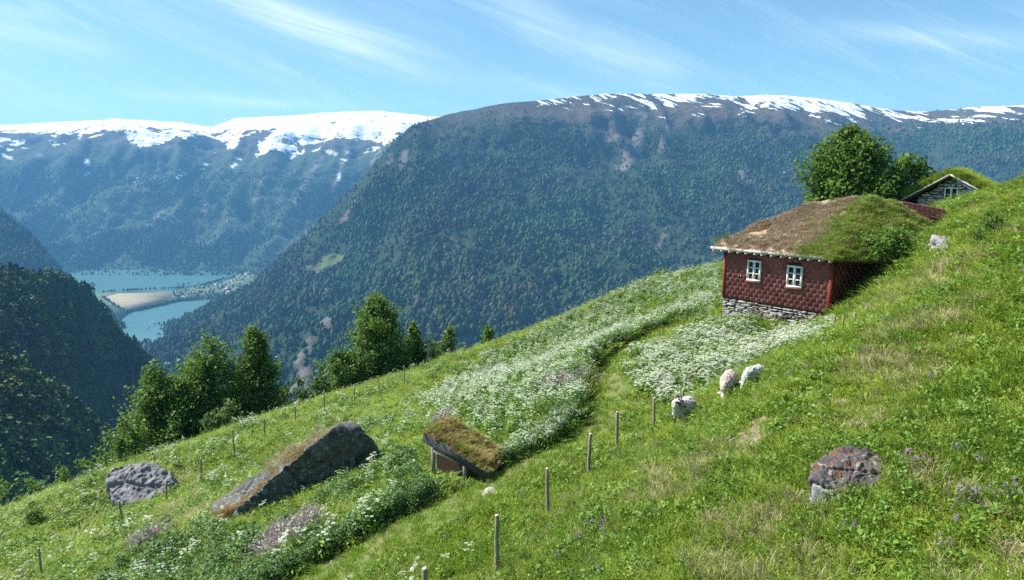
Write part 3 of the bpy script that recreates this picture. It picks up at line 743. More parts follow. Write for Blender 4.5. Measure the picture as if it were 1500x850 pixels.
def shingles(L, Ht, holes, row=0.19, wid=0.30, tip=0.055):
    """scaly shingle cladding in the x-z plane facing -y, from x=0..L, z=0..Ht; every course laps the one below"""
    r = np.random.default_rng(int(L * 100)); vs = []; fs = []; ti = []
    nr = int(math.ceil(Ht / row))
    for j in range(nr):
        z0 = j * row; off = (j % 2) * wid / 2
        x = -off
        while x < L:
            a, bq = max(x + .004, 0), min(x + wid - .004, L)
            if bq - a > 0.02:
                cx, cz = (a + bq) / 2, z0 + row / 2
                if not any(h[0] - 0.03 < cx < h[1] + 0.03 and h[2] - 0.03 < cz < h[3] + 0.03 for h in holes):
                    zt = min(z0 + row * 1.35, Ht); dz = r.normal() * 0.006; s = (bq - a) * 0.26
                    yb = -0.030 - r.random() * 0.010; yt = -0.006
                    k = len(vs)
                    for (px, pz, py) in ((a, z0 + tip + dz, yb), (a + s, z0 + dz, yb), (bq - s, z0 + dz, yb), (bq, z0 + tip + dz, yb), (bq, zt, yt), (a, zt, yt)): vs.append((px, py, pz))
                    for (px, pz) in ((a, z0 + tip + dz), (a + s, z0 + dz), (bq - s, z0 + dz), (bq, z0 + tip + dz)): vs.append((px, 0.0, pz))
                    c = r.random()
                    fs.append(((k, k+1, k+2, k+3, k+4, k+5), c)); 
                    for q in range(3): fs.append(((k+q+6, k+q+7, k+q+1, k+q), c))
                    fs.append(((k+6, k, k+5), c)); fs.append(((k+9, k+4, k+3), c))
            x += wid
    return np.array(vs), fs
def shingle_obj(name, L, Ht, holes, mat, M, parent, clip=None, **kw):
    v, fs = shingles(L, Ht, holes, **kw)
    v = np.array([M @ Vector(q) for q in v])
    by = {}
    for f, c in fs: by.setdefault(len(f), []).append((f, c))
    me = new_mesh(name, v, [np.array([q[0] for q in by[k]]) for k in by], [mat], None, False, {'tint': ('FACE', [q[1] for k in by for q in by[k]])})
    return link(name, me, parent)

def masonry(x0, x1, z0, z1, y, seed, stone=(0.16, 0.5), hh=(0.07, 0.16), depth=0.08, clipf=None):
    """dry stone face in the x-z plane: lumps of uneven size standing proud of a dark joint; materials 0,1,2 are stones, 3 the joint"""
    r = np.random.default_rng(seed); mb = MB(); z = z0
    def lump(a, b, za, zb):
        if b - a < 0.04 or zb - za < 0.02 or (clipf is not None and not clipf((a + b) / 2, (za + zb) / 2)): return
        p = r.uniform(0, 0.06); g = 0.006; n = 7; jj = lambda s: r.normal() * s
        cx, cz = (a + b) / 2, (za + zb) / 2; ring = []
        for k in range(n):
            t = 2 * math.pi * (k + r.uniform(-.25, .25)) / n; c, s_ = math.cos(t), math.sin(t); m = max(abs(c), abs(s_)) ** 0.75
            ring.append((cx + c / m * ((b - a) / 2 - g) * r.uniform(.86, 1.04), cz + s_ / m * ((zb - za) / 2 - g) * r.uniform(.82, 1.06)))
        A = [(u, y - depth * .1, w) for u, w in ring]; Bq = [(cx + (u - cx) * .93, y - depth * .8 - p + jj(.008), cz + (w - cz) * .9) for u, w in ring]; Cq = [(cx + (u - cx) * .6, y - depth - p + jj(.012), cz + (w - cz) * .55) for u, w in ring]
        fs = [tuple(range(2*n, 3*n))] + [(i, (i+1) % n, n + (i+1) % n, n + i) for i in range(n)] + [(n + i, n + (i+1) % n, 2*n + (i+1) % n, 2*n + i) for i in range(n)]
        mb.add(A + Bq + Cq, fs, int(r.choice(3, p=(.5, .3, .2))))
    while z < z1 - 0.02:
        h = min(r.uniform(*hh), z1 - z); x = x0 - r.random() * 0.1
        while x < x1:
            w = r.uniform(*stone); a, b = max(x, x0), min(x + w, x1); d1, d2 = r.normal(0, .018, 2)
            if r.random() < .35 and h > .11:
                zm = z + h * r.uniform(.35, .65); xm = a + (b - a) * r.uniform(.3, .7)
                lump(a, b, z + d1, zm); lump(a, xm, zm, z + h + d2); lump(xm, b, zm, z + h + d2)
            else: lump(a, b, z + d1, z + h + d2)
            x += w
        z += h
    mb.box((x0, y - depth * 0.3, z0), (x1, y + 0.25, z1), 3)
    return mb

def make_window(parent, M, w, h, cols=2, rows=3):
    """casement pair in the x-z plane facing -y; M places its lower left corner"""
    mb = MB(); t = 0.075
    mb.box((0, -0.09, 0), (w, 0.0, t), 0, M); mb.box((0, -0.09, h - t), (w, 0.0, h), 0, M)
    mb.box((0, -0.09, t), (t, 0.0, h - t), 0, M); mb.box((w - t, -0.09, t), (w, 0.0, h - t), 0, M)
    win = mb.obj('window', [M_WHITE], parent)
    m2 = MB(); cw = 0.055
    m2.box((w/2 - cw, -0.083, t), (w/2 + cw, -0.004, h - t), 0, M)
    for k in range(1, rows):
        z = t + (h - 2*t) * k / rows
        m2.box((t, -0.07, z - 0.014), (w/2 - cw, -0.01, z + 0.014), 0, M); m2.box((w/2 + cw, -0.07, z - 0.014), (w - t, -0.01, z + 0.014), 0, M)
    m2.obj('sash', [M_WHITE], win)
    m3 = MB(); m3.box((t, -0.035, t), (w/2 - cw, -0.015, h - t), 0, M); m3.box((w/2 + cw, -0.035, t), (w - t, -0.015, h - t), 0, M)
    m3.obj('pane', [M_GLASS], win)
    m4 = MB(); m4.box((-0.05, -0.13, -0.06), (w + 0.05, 0.0, -0.004), 0, M); m4.obj('sill', [M_SILL], win)
    return win

# --- the red house: local x runs along the front wall to the near corner, y into the hill
HR = P(1215, 460, 28.0)                                # lower near corner of the red wall
HA = math.radians(-58)
hx = np.array([math.cos(HA), math.sin(HA), 0]); hy = np.array([-math.sin(HA), math.cos(HA), 0])
def hw(x, y, z): return HR + hx * x + hy * y + np.array([0, 0, z])
# front wall length so that the far corner falls on u=1060
def _len():
    for L in np.arange(3, 9, 0.01):
        if float(proj(hw(-L, 0, 0))[0]) < 1060.5: return float(L)
HL = _len()
def _hgt(x, vtop):
    for h in np.arange(1, 4, 0.005):
        if float(proj(hw(x, 0, h))[1]) < vtop: return float(h)
WALL_H = _hgt(0, 384)
print('house length', HL, 'wall', WALL_H, 'left top', proj(hw(-HL, 0, WALL_H)), 'left bottom', proj(hw(-HL, 0, 0)))
RX = Matrix.Translation((0, 0, 0))
def build_house():
    root = empty('red_house', HR, 'dark red shingled house with a sod roof and two white windows on a stone base', 'house', None, HA)
    wins = []
    L = HL
    Mf = Matrix.Translation((-L, 0, 0))
    # windows where the photograph shows them
    def on_wall(u, v):
        best = None
        for x in np.arange(-L, 0, 0.02):
            if abs(float(proj(hw(x, 0, 1.0))[0]) - u) < 1.2: best = x
        zz = np.arange(0, 3, 0.01); q = np.array([proj(hw(best, 0, z))[1] for z in zz])
        return best, float(zz[np.argmin(abs(q - v))])
    for (ul, ur, vb, vt) in ((1095, 1114.5, 411, 380.5), (1153, 1175.5, 420, 388)):
        x0, z0 = on_wall(ul, vb - 0.5); x1, _ = on_wall(ur, vb); _, z1 = on_wall(ul, vt)
        wins.append((x0, x1, z0, z1))
    print('windows', wins)
    core = MB()
    core.box((-L + 0.06, 0.0, -0.05), (0, 9.0, WALL_H), 0)
    wall = core.obj('wall', [M_DARKWOOD], root)
    holes = [(a + L, b + L, c, d) for a, b, c, d in wins]
    shingle_obj('front_shingles', L, WALL_H - 0.05, holes, M_SHINGLE, Mf, wall)
    Mr = Matrix.Translation((0, 0, 0)) @ Matrix.Rotation(math.radians(90), 4, 'Z')
    shingle_obj('side_shingles', 8.6, WALL_H - 0.05, [], M_SHINGLE, Mr, wall)
    tr = MB()
    tr.box((-0.10, -0.075, -0.06), (0.07, 0.10, WALL_H - 0.02)); tr.obj('corner_board', [M_REDTRIM], wall)
    tr = MB(); tr.box((-L - 0.04, -0.075, -0.06), (-L + 0.06, 0.10, WALL_H - 0.02)); tr.obj('corner_board', [M_REDTRIM], wall)
    for (a, b, c, d) in wins: 
        make_window(root, Matrix.Translation((a, -0.02, c)), b - a, d - c)
    dr = MB(); y0 = 3.7
    for k in range(5): dr.box((0.0, y0 + k * 0.19, -0.3), (0.075, y0 + k * 0.19 + 0.18, 1.9))
    dr.obj('side_door', [m_wood('door_wood', (0.14, 0.075, 0.04), (0.22, 0.13, 0.07), 5, (6, 6, 1))], root)
    st = masonry(-L - 0.03, 0.02, -1.1, -0.05, 0.08, 31, (0.14, 0.62), (0.06, 0.20), 0.10)
    sm = m_stone('plinth_stone', (0.30, 0.29, 0.28), (0.46, 0.45, 0.43), (0.55, 0.55, 0.52), 1.5)
    sm2 = m_stone('plinth_stone_dark', (0.13, 0.125, 0.12), (0.24, 0.23, 0.21), (0.40, 0.40, 0.36), 1.5); sm3 = m_stone('plinth_stone_brown', (0.26, 0.22, 0.17), (0.38, 0.33, 0.27), (0.5, 0.48, 0.42), 1.5); jt = plain('plinth_joint', (0.035, 0.032, 0.03))
    st.obj('stone_plinth', [sm, sm2, sm3, jt], root)
    st2 = masonry(0, 8.0, -1.1, -0.05, -0.02, 32); st2.v = [np.array([Mr @ Vector(q) for q in v]) for v in st2.v]
    st2.obj('stone_plinth', [sm, sm2, sm3, jt], root)
    # eave: board, log ends and birch-bark edge
    ze = WALL_H + 0.10
    ev = MB()
    ev.bar((-L - 0.42, -0.52, ze + 0.06), (0.34, -0.52, ze + 0.06), 0.10, 0.115)
    edge = ev.obj('eave_board', [M_GREYWOOD], root)
    lg = MB(); n = 14
    for k in range(n):
        x = -L - 0.25 + (L + 0.5) * k / (n - 1) + random.uniform(-.05, .05)
        lg.tube([(x, -0.585, ze - 0.055), (x, 0.3, ze + 0.03)], [0.042, 0.05], 8, 0, True)
    lg.obj('rafter_end', [M_GREYWOOD], edge)
    lg2 = MB(); lg2.bar((0.34, -0.45, ze + 0.02), (1.74, 2.68, ze - 0.13), 0.09, 0.15); lg2.obj('side_eave_board', [M_DARKWOOD], root)
    # sod roof: mound with a front slope, a grassy near hip and a far hip
    E0, E1, E2, E3 = np.array((-L - 0.28, -0.46, ze + 0.10)), np.array((0.36, -0.50, ze + 0.10)), np.array((0.42, 8.6, ze + 0.20)), np.array((-L - 0.28, 9.0, ze + 0.1))
    def solve(u, v, y):   # local point at depth y projecting to (u,v)
        best = (1e9, None)
        for x in np.arange(-6, 3, 0.05):
            for z in np.arange(1.5, 6.5, 0.05):
                q = proj(hw(x, y, z)); e = (float(q[0]) - u) ** 2 + (float(q[1]) - v) ** 2
                if e < best[0]: best = (e, np.array((x, y, z)))
        return best[1]
    R0 = solve(1212, 297, 3.9); R1 = solve(1262, 297, 4.3); R2 = solve(1304, 300, 6.2); E2 = np.array((1.75, 2.7, ze - 0.05)); E4 = np.array((3.0, 8.5, ze - 1.5))
    print('ridge', R0, R1, R2, proj(hw(*E0)), proj(hw(*E1)), proj(hw(*E2)))
    def patch(a, b, c, d, n1, n2, sag=0.18):
        s = np.linspace(0, 1, n1)[:, None, None]; t = np.linspace(0, 1, n2)[None, :, None]
        p = a * (1-s) * (1-t) + b * s * (1-t) + c * s * t + d * (1-s) * t
        return p
    vs = []; fs = []; off = 0; tops = []
    for (a, b, c, d) in ((E0, E1, R1, R0), (E1, E2, R2, R1), (E3, E0, R0, R0), (E2, E4, R2, R2), (E4, E3, R0, R2)):
        n1, n2 = 60, 44
        p = patch(a, b, c, d, n1, n2)
        t = np.linspace(0, 1, n2)[None, :] * np.ones((n1, 1))
        p[..., 2] += 0.09 * np.sin(t * math.pi) ** 0.8 + 0.13 * sstep(t, 0, .05)
        w = p @ np.stack([hx, hy, np.array([0, 0, 1])]) + HR
        p[..., 2] += (0.12 * fbm(w * 0.9, 4) + 0.05 * fbm(w * 4.5, 3)) * sstep(t, 0.0, 0.12) 
        tops.append((p, w))
        idx = np.arange(n1 * n2).reshape(n1, n2)
        fs.append(np.stack([idx[:-1, :-1], idx[1:, :-1], idx[1:, 1:], idx[:-1, 1:]], -1).reshape(-1, 4) + off)
        vs.append(p.reshape(-1, 3)); off += n1 * n2
    k = off; bot = np.array([E0, E1, E2, E4, E3]) - np.array([0, 0, 0.04]); vs.append(bot); fs.append(np.array([[k, k+4, k+3, k+2, k+1]]))
    m, nt, b = mat_new('sod'); p = geo(nt); n1 = noise(nt, p, 1.1, 5, 0.65); n2 = noise(nt, p, 9, 4, 0.7); n3 = noise(nt, p, 0.8, 3, 0.5)
    c = mixc(nt, ramp(nt, n2, 0.3, 0.7), (0.24, 0.18, 0.12), (0.42, 0.33, 0.23))
    c = mixc(nt, ramp(nt, n1, 0.55, 0.62), c, (0.10, 0.025, 0.014))
    setc(nt, b, c); bump(nt, b, n2, 0.8, 0.05)
    roof = link('sod_roof', new_mesh('sod_roof', np.concatenate(vs), fs, [m], None, True), root)
    return root, roof, tops, R0, R1, ze
HOUSE, ROOF, ROOF_TOPS, R0L, R1L, EAVE_Z = build_house()

# --- low outbuilding sunk into the bank behind: red shingled slope over a dark gap
def build_outbuilding():
    d = float(G(1352, 330)[1]) - 1.0
    a = P(1317, 294, d + 0.9); b = P(1381, 306, d + 0.7); c = P(1352, 320, d)
    root = empty('sunken_outbuilding', (a + b) / 2 + np.array([0, 0.3, -1.2]), 'low dark red tiled roof half sunk in the grassy bank behind the red house', 'outbuilding')
    o = np.array(root.location)
    A, Bq = a - o, b - o
    x = Bq - A; Lx = np.linalg.norm(x); x /= Lx
    dn = np.array([0.25, -0.78, -0.56]); dn /= np.linalg.norm(dn); nrm = np.cross(x, dn); nrm = nrm if nrm[2] > 0 else -nrm
    mb = MB(); W = 1.05
    for k in range(6):
        for j in range(9):
            s0, s1 = Lx * j / 9 + 0.008, Lx * (j + 1) / 9 - 0.008; sh = (k % 2) * Lx / 18
            w0, w1 = W * k / 6, W * (k + 1.25) / 6
            q = lambda s, w, h: A + x * min(s + sh, Lx) + dn * w + nrm * h
            mb.add([q(s0, w0, 0.0), q(s1, w0, 0.0), q(s1, w1, 0.05), q(s0, w1, 0.05), q(s1, w1, 0.0), q(s0, w1, 0.0)], [(0, 3, 2, 1), (3, 5, 4, 2)])
    me = mb.mesh('shingle_roof', [M_SHINGLE]); at = me.attributes.new('tint', 'FLOAT', 'FACE')
    at.data.foreach_set('value', np.random.default_rng(2).random(len(me.polygons)).astype(np.float32)); link('shingle_roof', me, root)
    wl = MB(); q = [A + dn * W * 0.85 + x * 0.1, A + dn * W * 0.85 + x * (Lx - 0.1)]
    lo = [p - np.array([0, 0, 1.2]) for p in q]; bk = [A + x * 0.1 - nrm * .06, A + x * (Lx - .1) - nrm * .06]; bl = [p - np.array([0, 0, 2.0]) for p in bk]
    q = [p - nrm * 0.06 for p in q]
    wl.add(q + lo + bk + bl, [(0, 2, 3, 1), (0, 1, 5, 4), (0, 4, 6, 2), (1, 3, 7, 5)]); wl.obj('wall', [M_DARKWOOD], root)
build_outbuilding()

# --- stone and log cottage beyond, gable towards us
def build_cottage():
    d = 44.0
    c = P(1392, 288, d); Lg = float(P(1443, 288, d)[0] - P(1338, 288, d)[0]); 
    rot = math.radians(-40)
    root = empty('stone_cottage', c - np.array([0, 0, 1.6]), 'grey stone cottage with grassy roof and pale bargeboards behind the hill crest', 'house', None, rot)
    hw_ = Lg / 2 * 1.03; apex = float(P(1391, 256, d)[2] - c[2]) + 1.6; ev = float(P(1391, 287, d)[2] - c[2]) + 1.6 - 0.1
    def clipf(x, z): return z < apex - 0.25 - (apex - ev) * abs(x) / hw_
    mb = masonry(-hw_ + 0.5, hw_ - 0.5, 0.0, apex - 0.1, 0.0, 9, (0.25, 0.7), (0.10, 0.2), 0.08, clipf)
    # replace the backing box by a gable shaped core
    mb.v[-1] = np.array([(-hw_+.5, 0, -1.5), (hw_-.5, 0, -1.5), (hw_-.5, 4, -1.5), (-hw_+.5, 4, -1.5), (-hw_+.5, 0, ev-.1), (hw_-.5, 0, ev-.1), (hw_-.5, 4, ev-.1), (-hw_+.5, 4, ev-.1)])
    mb.add([(-hw_+.5, 0, ev-.1), (hw_-.5, 0, ev-.1), (0, 0, apex-.2)], [(0, 1, 2)], 3)
    sm = m_stone('cottage_stone', (0.46, 0.45, 0.43), (0.62, 0.61, 0.58), (0.58, 0.57, 0.53), 1.2)
    mb.obj('gable_wall', [sm, sm, m_stone('cottage_stone_dark', (0.22, 0.21, 0.2), (0.36, 0.35, 0.33), (0.5, 0.5, 0.46), 1.2), plain('cottage_joint', (0.09, 0.085, 0.08))], root)
    w = 0.72; h = 0.85
    make_window(root, Matrix.Translation((-w/2 + 0.05, -0.10, ev - 0.25)), w, h, 2, 2)
    sl = (apex - ev) / hw_
    bb = MB()
    for s in (-1, 1): bb.bar((0, -0.55, apex), (s * (hw_ + 0.25), -0.55, ev - 0.25 * sl), 0.09, 0.26, 0, (0, 1, 0))
    barge = bb.obj('bargeboard', [m_wood('pale_bargeboard', (0.5, 0.48, 0.45), (0.66, 0.64, 0.6), 5, (1, 6, 6))], root)
    so = MB()
    for s in (-1, 1):
        so.add([(0, -0.5, apex + .03), (s*(hw_+.25), -0.5, ev - .22*sl), (s*(hw_+.25), 4, ev - .22*sl), (0, 4, apex + .03), (0, -0.5, apex - .10), (s*(hw_+.25), -0.5, ev - .35), (s*(hw_+.25), 4, ev - .35), (0, 4, apex - .10)],
               [(0,1,2,3), (4,7,6,5), (0,4,5,1), (1,5,6,2), (2,6,7,3)])
    rd = so.obj('roof_boards', [M_DARKWOOD], root)
    vs = []; fs = []; off = 0; tops = []
    for s in (-1, 1):
        n1, n2 = 40, 26
        X = np.linspace(0, 1, n2)[None, :] * np.ones((n1, 1)); Y = np.linspace(-0.42, 4.0, n1)[:, None] * np.ones((1, n2))
        e = np.minimum(np.minimum(sstep(X, 1.0, .93), sstep(Y, -0.42, -0.1)), 1)
        p = np.stack([s * X * (hw_ + 0.2), Y, apex + 0.05 - X * (apex - ev) + 0.14 * e + 0.05 * fbm(vec3(X * 4 + s, Y, 2), 3) * e], -1)
        idx = np.arange(n1 * n2).reshape(n1, n2); q = np.stack([idx[:-1, :-1], idx[1:, :-1], idx[1:, 1:], idx[:-1, 1:]], -1).reshape(-1, 4) + off
        fs.append(q if s < 0 else q[:, ::-1]); vs.append(p.reshape(-1, 3)); off += n1 * n2; tops.append(p)
    turf = link('sod_roof', new_mesh('sod_roof', np.concatenate(vs), fs, [M_SOIL], None, True), root)
    return root, turf, tops, rot
COTTAGE, COT_ROOF, COT_TOPS, COT_ROT = build_cottage()

# --- little sod-roofed shelter by the path
def build_shelter():
    d = 23.0 * float(G(722, 705)[1]) / 22.1
    T = P(655, 612, d + 1.6); Lc = P(622, 634, d + 0.6); Rc = P(716, 690, d - 0.9); Br = P(742, 668, d + 0.6)
    g = np.array([(Lc[0] + Rc[0]) / 2, (Lc[1] + Rc[1]) / 2, 0]); g[2] = float(H(g[0], g[1]))
    root = empty('shelter', g, 'small open plank shelter with dry sod roof beside the grass path', 'shelter')
    cor = [q - g for q in (Lc, Rc, Br, T)]          # roof corners: left front, right front, right back, left back
    Lf, Rf, Rb, Lb = cor
    n1, n2 = 36, 30
    s = np.linspace(0, 1, n1)[:, None, None]; t = np.linspace(0, 1, n2)[None, :, None]
    p = Lf * (1-s) * (1-t) + Rf * s * (1-t) + Rb * s * t + Lb * (1-s) * t
    e = np.minimum(np.minimum(sstep(s, 0, .08), sstep(1 - s, 0, .08)), np.minimum(sstep(t, 0, .1), sstep(1 - t, 0, .1)))[..., 0]
    p[..., 2] += 0.16 * e + 0.07 * fbm(vec3(p[..., 0] * 1.3, p[..., 1] * 1.3, 3), 3) * e
    idx = np.arange(n1 * n2).reshape(n1, n2)
    m, nt, b = mat_new('dry_sod'); pp = geo(nt); n_ = noise(nt, pp, 2.2, 5, 0.65)
    setc(nt, b, mixc(nt, ramp(nt, n_, 0.35, 0.65), (0.16, 0.07, 0.03), (0.20, 0.14, 0.06))); bump(nt, b, n_, 0.7, 0.05)
    roof = link('sod_roof', new_mesh('sod_roof', p.reshape(-1, 3), np.stack([idx[:-1, :-1], idx[1:, :-1], idx[1:, 1:], idx[:-1, 1:]], -1).reshape(-1, 4), [m], None, True), root)
    bd = MB(); up = np.array([0, 0, 1.0])
    def plank(a, c, hgt, th=0.05, drop=0.0):
        a = a - up * (hgt / 2 + drop - .03); c = c - up * (hgt / 2 + drop - .03); bd.bar(a, c, th, hgt)
    plank(Lf + (Lf-Rf)*.02, Rf + (Rf-Lf)*.02, 0.34); plank(Lf, Lb, 0.16)
    bd.obj('edge_board', [m_wood('blackened_board', (0.035, 0.036, 0.04), (0.08, 0.08, 0.085), 6, (2, 2, 2))], root)
    ds = MB(); off = np.array([0, 0, -0.10])
    ds.add([Lf + off, Rf + off, Rb + off, Lb + off, Lf + off*1.6, Rf + off*1.6, Rb + off*1.6, Lb + off*1.6], [(4,5,6,7)[::-1], (0,1,2,3), (0,4,5,1), (1,5,6,2), (2,6,7,3), (3,7,4,0)])
    ds.obj('roof_boards', [M_PLANK], root)
    wm = m_wood('shelter_post', (0.20, 0.18, 0.16), (0.34, 0.31, 0.27), 5, (6, 6, 1))
    def gz(q): return float(H(q[0] + g[0], q[1] + g[1])) - g[2]
    inn = lambda a, bq, k: a * (1 - k) + bq * k
    for q in (inn(inn(Lf, Rf, .12), Lb, .06), inn(inn(Lf, Rf, .62), inn(Lb, Rb, .6), .06), inn(inn(Lb, Rb, .1), Lf, .1)):
        mb = MB(); z = gz(q) - 0.3
        mb.box((q[0]-.06, q[1]-.06, z), (q[0]+.06, q[1]+.06, q[2]-.14)); mb.obj('post', [wm], root)
    a, c = inn(inn(Lf, Rf, .10), Lb, .03), inn(inn(Lf, Rf, .62), inn(Lb, Rb, .6), .03)
    rl = MB(); dz = np.array([0, 0, -0.45]); rl.bar(a + dz, c + np.array([0, 0, -0.28]), 0.05, 0.11); rl.obj('rail', [m_wood('rail_wood', (0.34, 0.25, 0.17), (0.48, 0.38, 0.28), 5, (2, 2, 2))], root)
    bw = MB(); a2, c2 = inn(Lb, Lf, .5), inn(Rb, Rf, .5)
    za, zc = gz(a2) - .3, gz(c2) - .3
    bw.add([a2 - up*.16, c2 - up*.16, (c2[0], c2[1], zc), (a2[0], a2[1], za)], [(0, 1, 2, 3)]); 
    sol = [q + np.array([0.03, 0.05, 0]) for q in (a2 - up*.16, c2 - up*.16)] + [np.array((c2[0]+.03, c2[1]+.05, zc)), np.array((a2[0]+.03, a2[1]+.05, za))]
    bw.add(sol, [(3, 2, 1, 0)]); bw.obj('back_wall', [M_DARKWOOD], root)
    return root, roof, p, g
SHELTER, SHEL_ROOF, SHEL_P, SHEL_G = build_shelter()
# ------------------------------------------------------------------ boulders
def ico(sub):
    bm = bmesh.new(); bmesh.ops.create_icosphere(bm, subdivisions=sub, radius=1.0)
    bm.verts.ensure_lookup_table()
    v = np.array([q.co[:] for q in bm.verts]); f = np.array([[q.index for q in p.verts] for p in bm.faces]); bm.free(); return v, f
ICO5, ICO5F = ico(6); ICO4, ICO4F = ico(4)
def hull_rock(corners, seed, rough=0.10, freq=1.2, fine=0.03, ball=None, sharp=48.0, cracks=0.0, chops=0, ncrack=0):
    """rock from its convex hull: a dense ball is pushed out to the hull faces (soft max), then broken up"""
    c = np.asarray(corners, float); cen = c.mean(0)
    bm = bmesh.new(); [bm.verts.new(q) for q in c]; bmesh.ops.convex_hull(bm, input=bm.verts); bm.normal_update()
    N = []; D = []
    for f in bm.faces:
        n = np.array(f.normal[:]); d = n @ (np.array(f.verts[0].co[:]) - cen)
        if d < 0: n, d = -n, -d
        N.append(n); D.append(d)
    bm.free(); N = list(N); D = list(D); rc = np.random.default_rng(int(seed * 100))
    for _ in range(chops):                      # broken-off facets
        n = rc.normal(size=3); n /= np.linalg.norm(n); sup = ((c - cen) @ n).max(); N.append(n); D.append(sup * rc.uniform(.74, .93))
    N = np.array(N); D = np.maximum(np.array(D), 0.02)
    b = ICO5 if ball is None else ball
    s = np.maximum(b @ N.T, 1e-4) / D                         # 1/distance along each direction
    sp = s ** sharp; r = 1.0 / (np.sum(sp, 1) ** (1 / sharp))
    p = cen + b * r[:, None]
    wt = (s / s.max(1, keepdims=True)) ** 16; nd = wt @ N; nd /= np.linalg.norm(nd, axis=1)[:, None]      # displaced along the faces' own normals
    size = min(np.abs(c - cen).max(), 1.7 * np.median(D)); q = p / size
    d = np.zeros(len(p))
    for _ in range(ncrack):                     # joints: a narrow cleft, one side standing proud of the other
        n = rc.normal(size=3); n /= np.linalg.norm(n); s_ = (p - cen) @ n - rc.uniform(-.8, .8) * size + .10 * size * perlin(q * 1.6 + rc.uniform(0, 50))
        k = rc.uniform(.3, 1); d += -.05 * size * k * np.exp(-(s_ / (.02 * size)) ** 2) + .022 * size * k * np.tanh(s_ / (.015 * size))
    n1 = fbm(p * freq + seed, 5, 0.55); n2 = ridged(p * freq * 2.2 + seed * 2, 3) - 0.8; n3 = fbm(p * freq * 7 + seed, 3); n4 = fbm(p * freq * 17 + seed, 2)
    d += n1 * rough + n2 * rough * (0.35 + cracks) + n3 * fine + n4 * fine * .5
    return p + nd * d[:, None]
def m_rock(name, a, b2, lich, moss=None, sc=1.0, rust=None):
    m, nt, b = mat_new(name); p = objco(nt)
    n1 = noise(nt, p, 1.1 * sc, 6, 0.65); n2 = noise(nt, p, 7 * sc, 6, 0.75); n3 = noise(nt, p, 3.1 * sc, 6, 0.6, 0.6); n4 = noise(nt, p, 2.0 * sc, 5, 0.65, 0.4)
    c = mixc(nt, ramp(nt, n1, 0.35, 0.65), a, b2)
    if rust is not None: c = mixc(nt, V(nt, 'MULTIPLY', ramp(nt, n4, 0.5, 0.62), 0.8), c, rust)
    c = mixc(nt, V(nt, 'MULTIPLY', ramp(nt, n3, 0.55, 0.63), 0.7), c, lich)
    if moss is not None: c = mixc(nt, V(nt, 'MULTIPLY', ramp(nt, n4, 0.55, 0.7), 0.7), c, moss)
    c = mixc(nt, V(nt, 'MULTIPLY', ramp(nt, n2, 0.52, 0.75), 0.6), c, tuple(x * 0.4 for x in a))
    setc(nt, b, c); bump(nt, b, V(nt, 'ADD', n2, V(nt, 'MULTIPLY', n1, 0.6)), 1.0, 0.05); return m
ROCKS = []      # ground footprints kept clear of plants
def rock(name, corners_px, seed, mat, label, cat='rock', push=(0, 0, 0), rough=0.12, fine=0.03, freq=1.2, ball=None, fcs=None, cracks=0, parent=None, face=None, chops=0, ncrack=0):
    # corners: (u, v, 'g') stand on the ground; (u, v, dd) lie dd metres beyond the mean depth of those
    gd = [float(G(u, v)[1]) for u, v, d in corners_px if d == 'g']; d0 = sum(gd) / len(gd)
    ga = [G(u, v) for u, v, d in corners_px if d == 'g']
    def on_face(u, v, off):                     # on the upright plane through two given points
        rx, _ = ray(u, v); (xa, ya), (xb, yb) = [P(*q)[:2] for q in face]
        m_ = (yb - ya) / (xb - xa); y_ = (ya - m_ * xa) / (1 - m_ * float(rx)); return P(u, v, y_ + off)
    w = np.array([G(u, v) if d == 'g' else on_face(u, v, d[1]) if isinstance(d, tuple) else P(u, v, d0 + d) for u, v, d in corners_px])
    ht = w[:, 2].max() - w[:, 2].min()
    foot = np.stack([w[:, 0], w[:, 1], np.minimum(H(w[:, 0], w[:, 1]), w[:, 2]) - 0.2 * ht], -1)
    w = np.concatenate([w, foot])
    base = w.mean(0); base[2] = w[:, 2].min()
    p = hull_rock(w - base, seed, rough, freq, fine, ball, cracks=cracks, chops=chops, ncrack=ncrack)
    f = ICO5F if ball is None else ICO4F
    me = new_mesh(name, p, f, [mat], None, True)
    o = link(name, me, parent, None, label, cat, None, base)
    ROCKS.append((p + base)[:, :2]); return o
# big leaning boulder: a dark face towards us and a second slab behind, grass growing in the cleft
M_BOULDER = m_rock('boulder_rock', (0.065, 0.068, 0.065), (0.14, 0.14, 0.13), (0.34, 0.36, 0.31), (0.06, 0.08, 0.03), 1.9)
rock('boulder', [(338,764,'g'),(338,760,('f',0.0)),(400,766,('f',.1)),(470,756,('f',.1)),(560,712,('f',.1)),(338,750,('f',0.0)),(366,728,('f',-.05)),(440,662,('f',-.2)),(497,617,('f',-.3)),(517,612,('f',-.3)),(548,655,('f',-.1)),(563,692,('f',0)),(556,676,('f',1.6)),(518,630,('f',1.0)),(440,672,('f',1.2)),(480,646,('f',1.7)),(400,715,('f',1.2))], 3.1, M_BOULDER, 'huge dark leaning boulder with a steep shaded face above the nettles', 'boulder', rough=0.07, fine=0.045, freq=1.1, cracks=.4, chops=3, ncrack=7, face=((338,760,23.9),(563,700,26.0)))
rock('boulder', [(312,756,'g'),(330,764,'g'),(312,742,0.6),(345,722,1.1),(392,690,1.8),(425,664,2.4),(440,660,2.6),(420,690,3.4),(350,735,3.0),(430,690,1.5),(370,735,.8)], 6.4, M_BOULDER,
     'long low slab of rock lying behind the huge dark boulder, grass in the cleft between', 'boulder', rough=0.06, fine=0.03, freq=1.3, chops=3, ncrack=5)
M_GREYROCK = m_rock('pale_grey_rock', (0.165, 0.162, 0.168), (0.25, 0.245, 0.25), (0.34, 0.335, 0.33), None, 1.6)
